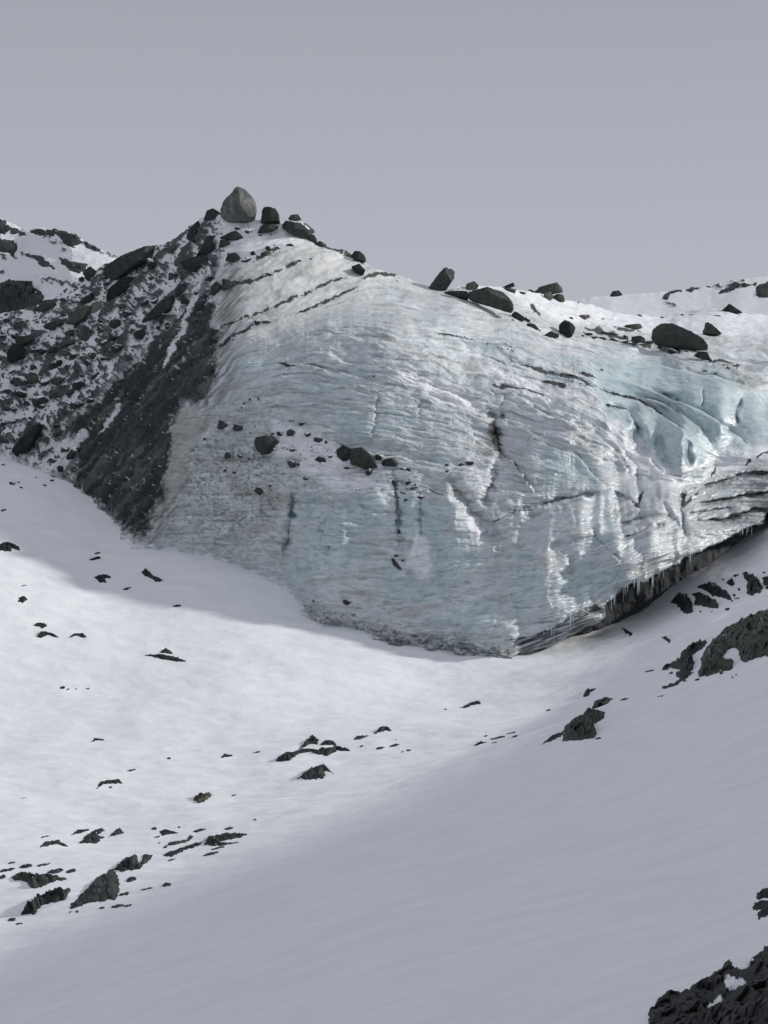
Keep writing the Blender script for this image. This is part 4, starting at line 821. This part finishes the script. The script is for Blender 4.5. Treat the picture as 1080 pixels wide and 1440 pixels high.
for a in ((450, 265, 24, 22, 0), (610, 375, 55, 44, -20), (660, 402, 50, 42, -20), (930, 510, 50, 36, -15), (985, 537, 50, 18, -15), (210, 315, 30, 22, 0), (260, 333, 30, 20, 0), (375, 420, 32, 28, 0), (430, 420, 25, 12, 0), (255, 488, 52, 22, 10), (365, 455, 62, 26, 15), (290, 452, 26, 30, 0), (490, 405, 40, 15, 0), (330, 352, 20, 12, 0), (312, 262, 20, 10, 0), (545, 490, 22, 14, 10), (515, 505, 30, 14, 30), (605, 478, 20, 8, 0), (385, 565, 30, 20, 10), (345, 575, 40, 14, 12), (145, 605, 40, 34, 10), (60, 590, 40, 30, 10)):
    stone(A7[0]+a[0]/A7[2], A7[1]+a[1]/A7[2], a[2]/A7[2], a[3]/A7[2], a[4], 'small dark rock on the snow and dirt bands around the peak', 'small rocks around the peak')
for a in ((140, 218, 38, 36, 0), (80, 195, 56, 24, -10), (675, 430, 66, 24, -20), (560, 248, 72, 34, 0), (470, 220, 80, 20, -5), (675, 252, 40, 18, 10), (625, 262, 40, 22, 0), (435, 217, 30, 14, 0), (580, 397, 20, 10, 0), (655, 400, 22, 36, 20), (715, 450, 16, 8, 0), (1045, 465, 40, 16, 0), (910, 310, 14, 8, 0)):
    stone(Z3[0]+a[0]/3.6, Z3[1]+a[1]/3.6, a[2]/3.6, a[3]/3.6, a[4], 'small dark rock in the snow along the skyline above the ice face', 'small rocks along the ice crest', push=0.2)
for a in ((80, 388, 26, 10, 0), (275, 468, 80, 20, -5), (165, 470, 60, 22, 5), (190, 485, 60, 16, 0), (240, 490, 50, 18, 0), (300, 500, 50, 20, 0), (340, 510, 60, 22, 0), (360, 488, 26, 24, 0), (140, 478, 20, 12, 0), (480, 515, 50, 18, -10), (540, 535, 44, 18, -15), (600, 560, 70, 24, -10), (495, 508, 30, 18, 0), (665, 557, 20, 12, 0), (620, 545, 40, 14, -10), (430, 520, 40, 12, 0), (390, 520, 40, 12, 0), (760, 655, 30, 12, -20), (815, 670, 30, 8, -10), (800, 607, 60, 10, -5), (880, 640, 22, 14, 0), (920, 628, 40, 12, 10), (820, 375, 50, 8, 0), (650, 372, 30, 10, 0), (690, 370, 20, 10, 0), (545, 385, 20, 10, 0), (430, 375, 30, 12, -20), (237, 650, 16, 10, 0), (580, 316, 20, 8, 10), (270, 827, 26, 12, 0), (300, 432, 40, 8, 10), (240, 392, 24, 8, 10)):
    stone(Z4[0]+a[0]/3.6, Z4[1]+a[1]/3.6, a[2]/3.6, a[3]/3.6, a[4], 'small dark rock in the rubble line on the snow above the blue icefall', 'rubble rocks above the icefall', push=0.3)
fl = 'small dark stone frozen onto the ice face among the row of rocks'; fg = 'small stones on the ice face'
for a in ((505, 1105, 36, 34, 40), (460, 1112, 26, 18, 0), (577, 1113, 26, 22, -20), (625, 1140, 42, 28, 10), (875, 1212, 40, 36, -20), (970, 1262, 40, 13, 0), (1000, 1262, 22, 18, 20), (515, 1240, 36, 36, 40), (515, 1180, 28, 14, 0), (242, 1200, 26, 30, 0), (290, 1205, 20, 16, 0), (835, 1275, 26, 30, 0), (945, 1325, 26, 34, 0), (1002, 1318, 30, 18, 0), (1018, 1345, 15, 20, 0), (990, 1390, 18, 14, 10), (1060, 1378, 32, 13, 0), (145, 1132, 14, 12, 0), (335, 965, 12, 10, 0), (570, 1300, 24, 14, 10), (420, 1330, 18, 12, 10), (540, 1240, 20, 12, 10), (675, 1208, 30, 10, 0), (740, 1255, 30, 8, 0), (655, 1145, 16, 14, 0), (555, 1068, 30, 14, 20), (510, 1055, 22, 8, 0), (430, 1110, 14, 10, 0), (920, 1310, 12, 8, 0), (875, 1310, 14, 8, 0), (270, 1275, 22, 10, 0), (230, 1265, 14, 12, 30), (310, 985, 10, 10, 0), (300, 1000, 14, 8, 0), (370, 962, 8, 14, 0), (365, 642, 28, 30, 0), (405, 638, 40, 12, 0), (500, 822, 40, 10, 0), (857, 866, 16, 10, 0), (330, 1218, 12, 10, 0)):
    stone(240+a[0]/3, 240+a[1]/3, a[2]/3, a[3]/3, a[4], fl, fg)
for a in ((840, 155, 38, 22, -10), (803, 162, 26, 14, 10), (745, 163, 22, 14, 0), (327, 740, 42, 22, 5), (545, 442, 14, 18, 0), (747, 188, 16, 10, 0), (185, 737, 18, 8, 0), (350, 792, 24, 8, 0), (520, 565, 16, 16, 0), (560, 565, 16, 10, 0), (530, 545, 18, 10, 0), (532, 578, 12, 8, 0), (280, 840, 12, 8, 0)):
    stone(380+a[0]/3, 600+a[1]/3, a[2]/3, a[3]/3, a[4], fl, fg)

# ---- outcrops on the far hills
B_HILL = bvh(hparts)
FAR = [
 (Z1, '-40,485 0,478 60,460 130,473 187,520 177,572 110,602 50,607 -40,602', 'biggest dark outcrop on the left background hill, beside the top of the moraine', 3.0),
 (Z1, '-30,208 0,203 20,208 46,235 40,255 0,264 -30,252', 'dark crag at the very top left of the left background hill', 1.5),
 (Z1, '125,255 180,243 240,250 300,260 340,266 347,300 300,330 262,300 250,272 200,272 150,271', 'long dark crag along the skyline of the left background hill', 1.5),
 (Z1, '350,283 380,298 422,335 405,347 370,327 350,310', 'small crag at the lower right end of the left hill skyline', 1.2),
 (Z1, '-20,290 10,287 74,303 74,337 60,364 30,350 -20,347', 'dark crag just below the skyline at the left edge of the photo', 1.5),
 (Z1, '95,348 150,350 212,383 228,412 190,407 140,372', 'thin broken crag in the middle of the left background hill', 1.0),
 (Z1, '250,370 300,378 367,398 362,432 310,427 270,402', 'broken crag right of the thin one on the left background hill', 1.2),
 (Z1, '44,237 110,260 108,272 50,264', 'narrow strip of rock linking the crags of the left hill skyline', 0.8),
 (Z4, '538,290 560,260 600,236 640,238 637,251 590,264 562,287', 'leftmost long crag on the far right snow skyline', 1.2),
 (Z4, '643,240 690,213 742,226 744,239 690,252', 'small humped crag next to the leftmost one on the far right skyline', 1.2),
 (Z4, '833,264 860,235 900,213 960,211 1017,208 1012,222 940,226 880,260', 'slanting dark crag in the middle of the far right snow hill', 1.2),
 (Z4, '1003,267 1040,214 1090,196 1115,198 1115,287 1040,287', 'dark crag cut by the right edge of the photo on the far snow hill', 1.5),
 (Z4, '750,222 775,219 806,224 804,234 770,234', 'tiny crag right of the humped one on the far right skyline', 0.8),
]
for z, pts, lab, h_ in FAR: outcrop('rock_outcrop', zp(z, pts), lab, H=h_*0.4, cat='crag', rag=4.0, cell=13, stepx=0.8, tree=B_HILL, seed=len(lab))
# ---- rocks breaking through the valley snow and the near slopes
def auto(z, pts, label, mat=None, hk=0.4, group=None, rag=None, **kw):
    pl = zp(z, pts) if isinstance(pts, str) else pts
    a = np.array(pl); c_ = a.mean(0); loc, n = hit(*c_)
    if loc is None: return
    mn = min(np.ptp(a[:, 0]), np.ptp(a[:, 1])); m_ = loc.y/FPX
    outcrop('rock_outcrop', pl, label, H=kw.pop('H', hk*mn*m_), mat=mat, group=group, cat='rock', rag=rag if rag is not None else min(2.2, 0.06*mn+0.5), cell=kw.pop('cell', max(2.5, mn*0.3)), seed=int(c_[0]), **kw)
VAL = [
 (A1, '-20,322 20,298 60,302 100,320 100,337 60,327 55,347 0,337', 'dark rock in the shaded snow at the left edge of the photo'),
 (A1, '475,477 500,465 525,460 562,470 560,480 535,478 537,502 505,500', 'hooked dark rock on the shadow edge below the moraine'),
 (A1, '710,448 740,431 762,458 800,478 830,490 790,500 765,482 730,467', 'long dark rock lying in the shaded snow below the moraine tip'),
 (A1, '92,597 100,575 125,570 142,588 115,604', 'compact dark rock in sunlit snow near the left edge'),
 (A1, '165,722 190,703 230,708 242,722 215,735 200,724', 'dark rock above the two arched rocks at the left'),
 (A1, '186,778 205,750 230,748 270,760 300,777 285,780 240,766 205,782', 'left of the two arched rocks rimming snow mounds'),
 (A1, '346,784 375,760 420,755 442,780 420,782 400,772 370,774', 'right of the two arched rocks rimming snow mounds'),
 (A1, '806,858 840,831 874,855 874,864 845,860', 'small pyramid-shaped rock above a long flat one in the valley snow'),
 (A1, '733,870 800,864 840,868 890,878 952,904 880,900 830,893 790,880', 'long flat rock beneath the small pyramid rock'),
 (A2, '383,132 400,112 435,118 442,126 405,126', 'small dark rock capped with snow alone in the sunlit valley'),
 (A2, '932,200 945,180 987,186 960,195', 'small dark rock in the valley snow left of the central rock group'),
 (A2, '398,337 425,298 460,290 500,287 517,305 490,307 460,306 425,316', 'arched dark rock over a snow mound above the lower left outcrops'),
 (A2, '298,524 330,498 382,498 350,514', 'thin flat rock above the lower left group'),
 (A2, '330,562 360,528 385,508 430,492 442,505 410,522 442,530 410,558 375,553', 'jagged forked rock in the lower left group'),
 (A2, '458,532 480,508 505,490 527,517 495,523', 'small pointed rock right of the jagged forked rock'),
 (A2, '163,577 190,550 250,543 257,552 292,570 270,571 235,560', 'thin arched rock left of the jagged forked rock'),
 (A2, '670,505 700,498 757,513 715,520 685,527', 'small dark rock above the long streaky rocks at lower left'),
 (A2, '683,580 720,550 790,540 800,518 817,527 800,550 730,565', 'upper long streaky rock at lower left'),
 (A2, '676,607 720,590 800,565 872,543 840,567 780,587 750,602 725,615', 'lower long streaky rock at lower left'),
 (A2, '860,562 880,528 960,513 1047,517 1010,536 930,551 1012,554 960,564 900,570', 'right-hand streaky rock ending in a point on the smooth shaded slope'),
 (A2, '588,652 605,603 647,607 620,642', 'small upright rock at the top of the lower left outcrop chain'),
 (A3, '381,327 420,298 470,288 510,276 560,283 640,268 702,286 640,288 600,311 565,303 530,293 480,302 440,327 400,335', 'long low black rock in the centre of the valley snow'),
 (A3, '478,282 510,243 540,219 564,240 560,262 520,261 490,278', 'pointed black rock just above the long low one'),
 (A3, '568,264 590,243 625,243 642,264', 'rounded rock right of the pointed black one'),
 (A3, '473,404 520,370 560,350 585,344 627,384 602,374 582,364 597,387 580,403 520,411', 'black pyramid-like rock below the long low one in mid valley'),
 (A3, '796,217 820,188 850,182 874,203 845,203', 'small dark humped rock right of the central valley rocks'),
 (A3, '708,243 730,223 782,223 740,239', 'thin dark rock beside the humped one right of centre'),
 (A4, '76,227 130,203 160,193 174,213 150,211 110,225', 'bent dark rock in the snow under the shadow strip'),
 (A4, '598,177 615,148 657,145 632,164 615,180', 'small dark rock above the stacked rocks at right'),
 (A4, '428,380 460,348 517,322 517,342 470,364', 'low dark tail left of the stacked rocks at right'),
 (A4, '128,390 170,366 192,372 150,387', 'leftmost streak of rock in the thin cluster right of centre'),
 (A5, '413,617 440,580 500,575 520,563 557,640 570,687 520,701 490,692 450,642', 'ribbed dark rock lowest in the group beneath the overhanging ice'),
 (A5, '558,570 600,550 680,590 737,630 737,668 680,663 620,648 568,643 580,590', 'dark snow-split rock second from the left beneath the overhanging ice'),
 (A5, '588,515 640,498 710,488 770,540 810,570 837,617 770,592 700,577 650,547', 'long dark slanting rock above the snow-split one beneath the ice'),
 (A5, '788,490 830,453 852,500 830,514', 'small dark rock right of the long slanting one beneath the ice'),
 (A5, '903,425 930,413 960,440 1000,450 1047,530 1030,557 965,578 930,562 935,480', 'wedge-shaped dark rock near the right edge beneath the ice'),
 (A5, '1042,450 1110,440 1110,500 1050,512', 'dark rock cut by the right edge beneath the ice'),
 (A5, '343,862 375,860 412,885 400,907 375,888', 'small bent rock on the snow bank left of the big right outcrop'),
 (A5, '70,800 110,815 145,845 135,858 95,835', 'small dark rock at the foot of the icicles'),
]
for z, pts, lab in VAL: auto(z, pts, lab, hk=0.27 if z is A2 else 0.4, snowf=0.1 if z is A2 else 0.0)
auto(A2, '813,377 825,357 885,344 897,352 862,384 835,387', 'single tan coloured rock in the snow below the central group', M_BROWN, 0.5)
auto(A2, '38,707 90,678 150,688 220,690 292,711 230,718 180,742 140,752 110,722', 'grey flat snow-dusted rock at the lower left edge', M_GREEN, 0.4, snowf=0.2)
auto(A2, '88,860 110,818 200,766 260,753 302,753 272,797 180,818 145,857', 'long dark outcrop left of the largest lower left outcrop', M_ROCK, 0.5)
auto(A2, '293,854 300,812 370,748 400,708 480,665 502,708 502,772 480,797 430,802 370,811 310,833', 'largest dark craggy outcrop at lower left', M_ROCK, 0.12, rag=2.5)
auto(A2, '473,672 510,638 540,613 577,610 587,640 602,650 590,667 520,678', 'dark rock at the upper end of the largest lower left outcrop', M_ROCK, 0.4)
auto(A5, '600,1092 640,960 700,888 760,828 900,743 1000,708 1110,655 1110,985 1000,1012 930,1038 885,1012 868,937 800,952 763,1010 842,1028 837,1072 760,1108 640,1138 608,1132', 'broad dark rock outcrop cut by the right edge above the near slope', M_GREEN, 0.16, rag=3.2, cell=15, snowf=0.05)
auto(A5, '333,1100 380,1058 470,1018 475,983 540,918 600,888 667,893 640,932 560,985 555,1010 582,1040 560,1092 480,1152 440,1130 480,1082 400,1082', 'jagged brown-black outcrop adjoining the broad one at right', M_BROWN if False else M_ROCK, 0.2, rag=2.8, cell=6)
auto(A5, '328,1227 360,1203 440,1178 500,1118 572,1098 520,1152 450,1198 400,1213', 'thin dark rock strip under the jagged outcrop at right', M_ROCK, 0.4)
auto(A6, '255,1110 256,1010 298,960 308,908 345,898 385,868 470,868 540,843 610,793 680,753 740,728 780,688 830,688 880,728 950,658 1000,598 1040,580 1170,575 1170,1170 255,1170', 'large dark rock with snow patches in the bottom right corner', M_NEAR, 0.0, H=0.30, rag=3.0, cell=24, stepx=0.8,
     snowpolys=[zp(A6, '768,850 800,856 850,850 915,836 922,855 880,870 850,897 780,902'), zp(A6, '653,1002 700,948 745,935 757,955 700,1002 665,1009'), zp(A6, '883,722 920,683 967,658 972,695 930,717')])
auto(A6, '998,217 1003,173 1040,148 1130,133 1130,207 1045,212 1020,224', 'upper of two black rocks cut by the right edge of the near slope', M_NEAR, 0.5, H=0.10)
auto(A6, '973,272 990,243 1040,223 1130,233 1130,300 1080,332 1010,362 1010,320 1023,297 985,292', 'lower of two black rocks cut by the right edge of the near slope', M_NEAR, 0.5, H=0.12)
# the three stacked blocks on the near slope
for pts, lab in (('513,368 520,308 560,272 600,263 640,285 658,330 652,352 590,363', 'lowest and broadest of the three stacked blocks on the right slope'),
                 ('597,290 600,235 625,225 660,235 690,245 692,267 655,292 620,300', 'middle of the three stacked blocks on the right slope'),
                 ('635,232 650,198 700,180 727,187 690,217 680,240', 'topmost of the three stacked blocks on the right slope')):
    auto(A4, pts, lab, M_GREEN, 0.35, rag=1.2)
sg = 'tiny rocks showing through the snow'
SM = {A1: ('18,135,36,12 492,353,36,12 483,380,62,17 643,530,44,11 895,619,48,14 118,518,30,8 317,1033,30,16 445,1037,30,8 345,1040,22,8 20,785,0,0 385,1040,14,6', 'tiny dark rock in the snow below the moraine and shadow edge', 'tiny rocks on the snow below the moraine'),
      A2: ('558,249,42,10 713,198,18,8 465,321,16,8 985,355,32,7 110,655,62,18 185,648,60,12 30,672,72,14 235,675,82,20 300,675,46,18 50,640,40,8 8,700,40,16 555,710,50,24 525,772,52,14 495,823,62,14 540,820,46,10 702,733,46,18 620,750,76,8 430,830,26,10 325,845,14,12 50,880,36,18 82,897,36,10 840,503,56,14 652,495,26,14 665,530,30,8 965,495,36,12 755,490,16,5 920,578,66,9 890,602,72,12 725,627,42,6 672,555,14,6 195,528,44,5 95,368,30,5', 'tiny dark rock in the snow of the lower left corner area', 'tiny rocks at lower left'),
      A3: ('825,276,46,12 883,265,52,12 945,285,34,8 743,269,22,8 918,293,20,7 178,310,52,12 305,293,46,7 295,577,20,6 890,240,10,6', 'tiny dark rock in the snow around the central valley rocks', 'tiny rocks in mid valley'),
      A4: ('453,236,24,8 775,190,42,9 885,70,52,8 240,352,70,8 310,347,36,8 190,345,20,5 295,332,40,4 225,373,20,6 665,355,32,11 20,232,12,6 925,178,36,5', 'tiny dark rock in the snow near the stacked blocks at right', 'tiny rocks on the right of the valley'),
      A5: ('858,438,42,18 868,597,44,14 798,673,40,20 770,467,24,12 880,533,16,24 1050,418,30,12 510,1168,42,12 590,1156,42,16 270,1096,92,9 695,688,12,10 612,685,12,10 845,575,20,26 1075,520,30,30 835,1140,14,10 860,1122,14,6 410,1110,40,12 470,1105,16,8', 'tiny dark rock in the snow beside the right-hand outcrops', 'tiny rocks beside the right outcrops')}
for z, (d_, lab, g_) in SM.items():
    for q in d_.split():
        a = [float(k_) for k_ in q.split(',')]
        if a[2]:
            h_ = max(a[3]/z[2], 2.2)
            auto(z, ngon(z[0]+a[0]/z[2], z[1]+a[1]/z[2], a[2]/z[2], h_, 12, 9, int(a[0])), lab, None, 0.45, g_, rag=0.9)

# ---- icicles hanging from the undercut lip: parts of the glacier
def icicle_mesh(seed):
    r = np.random.default_rng(seed); n = 14; m_ = 8; V_ = []
    for i in range(n+1):
        t_ = i/n; rad = (1-t_)**0.8*(1+0.18*math.sin(t_*23+seed))+0.03*(i < n)
        if i == 0: rad *= 1.6
        for j in range(m_): a = 2*math.pi*j/m_; V_.append((math.cos(a)*rad, math.sin(a)*rad, -t_+0.04))
    F_ = [(i*m_+j, i*m_+(j+1) % m_, (i+1)*m_+(j+1) % m_, (i+1)*m_+j) for i in range(n) for j in range(m_)]
    o = mesh_from('icicle', V_, F_, M_ICICLE); me = o.data; bpy.data.objects.remove(o); return me
M_ICICLE, N_, L_, B_ = new_mat('icicle_ice'); B_.inputs['Base Color'].default_value = (0.62, 0.68, 0.70, 1); B_.inputs['Roughness'].default_value = 0.12; B_.inputs['IOR'].default_value = 1.31; B_.inputs['Transmission Weight'].default_value = 0.35
IM = [icicle_mesh(i) for i in range(5)]; ri = random.Random(3)
ICI = [(765, 12), (776, 20), (779, 30), (781, 14)]
for c0, n_, sp_, L0 in ((803, 5, 5, 22), (822, 5, 6, 26), (840, 4, 5, 20), (861, 5, 5, 36), (880, 5, 6, 26), (897, 7, 8, 30), (914, 7, 8, 32), (930, 5, 6, 24), (945, 4, 5, 18), (972, 6, 7, 26), (1003, 4, 8, 14), (1043, 5, 6, 24), (1052, 4, 4, 18)):
    for _ in range(n_): ICI.append((c0+ri.gauss(0, sp_*.6), L0*ri.choice((.25, .35, .5, .7, 1))*ri.uniform(.8, 1.1)))
for i, (u, ln) in enumerate(ICI):
    v = float(np.interp(u, [q[0] for q in LIP if q != (849, 838)], [q[1] for q in LIP if q != (849, 838)]))
    loc, n = hit(u, v-2.5)
    if loc is None: continue
    m_ = loc.y/FPX; o = bpy.data.objects.new('icicle', IM[i % 5]); C.objects.link(o); o.parent = glacier
    o.location = loc+Vector((0, 0.25, 0.10)); rr_ = ri.uniform(.03, .11); o.scale = (rr_, rr_, (ln+3)*m_)
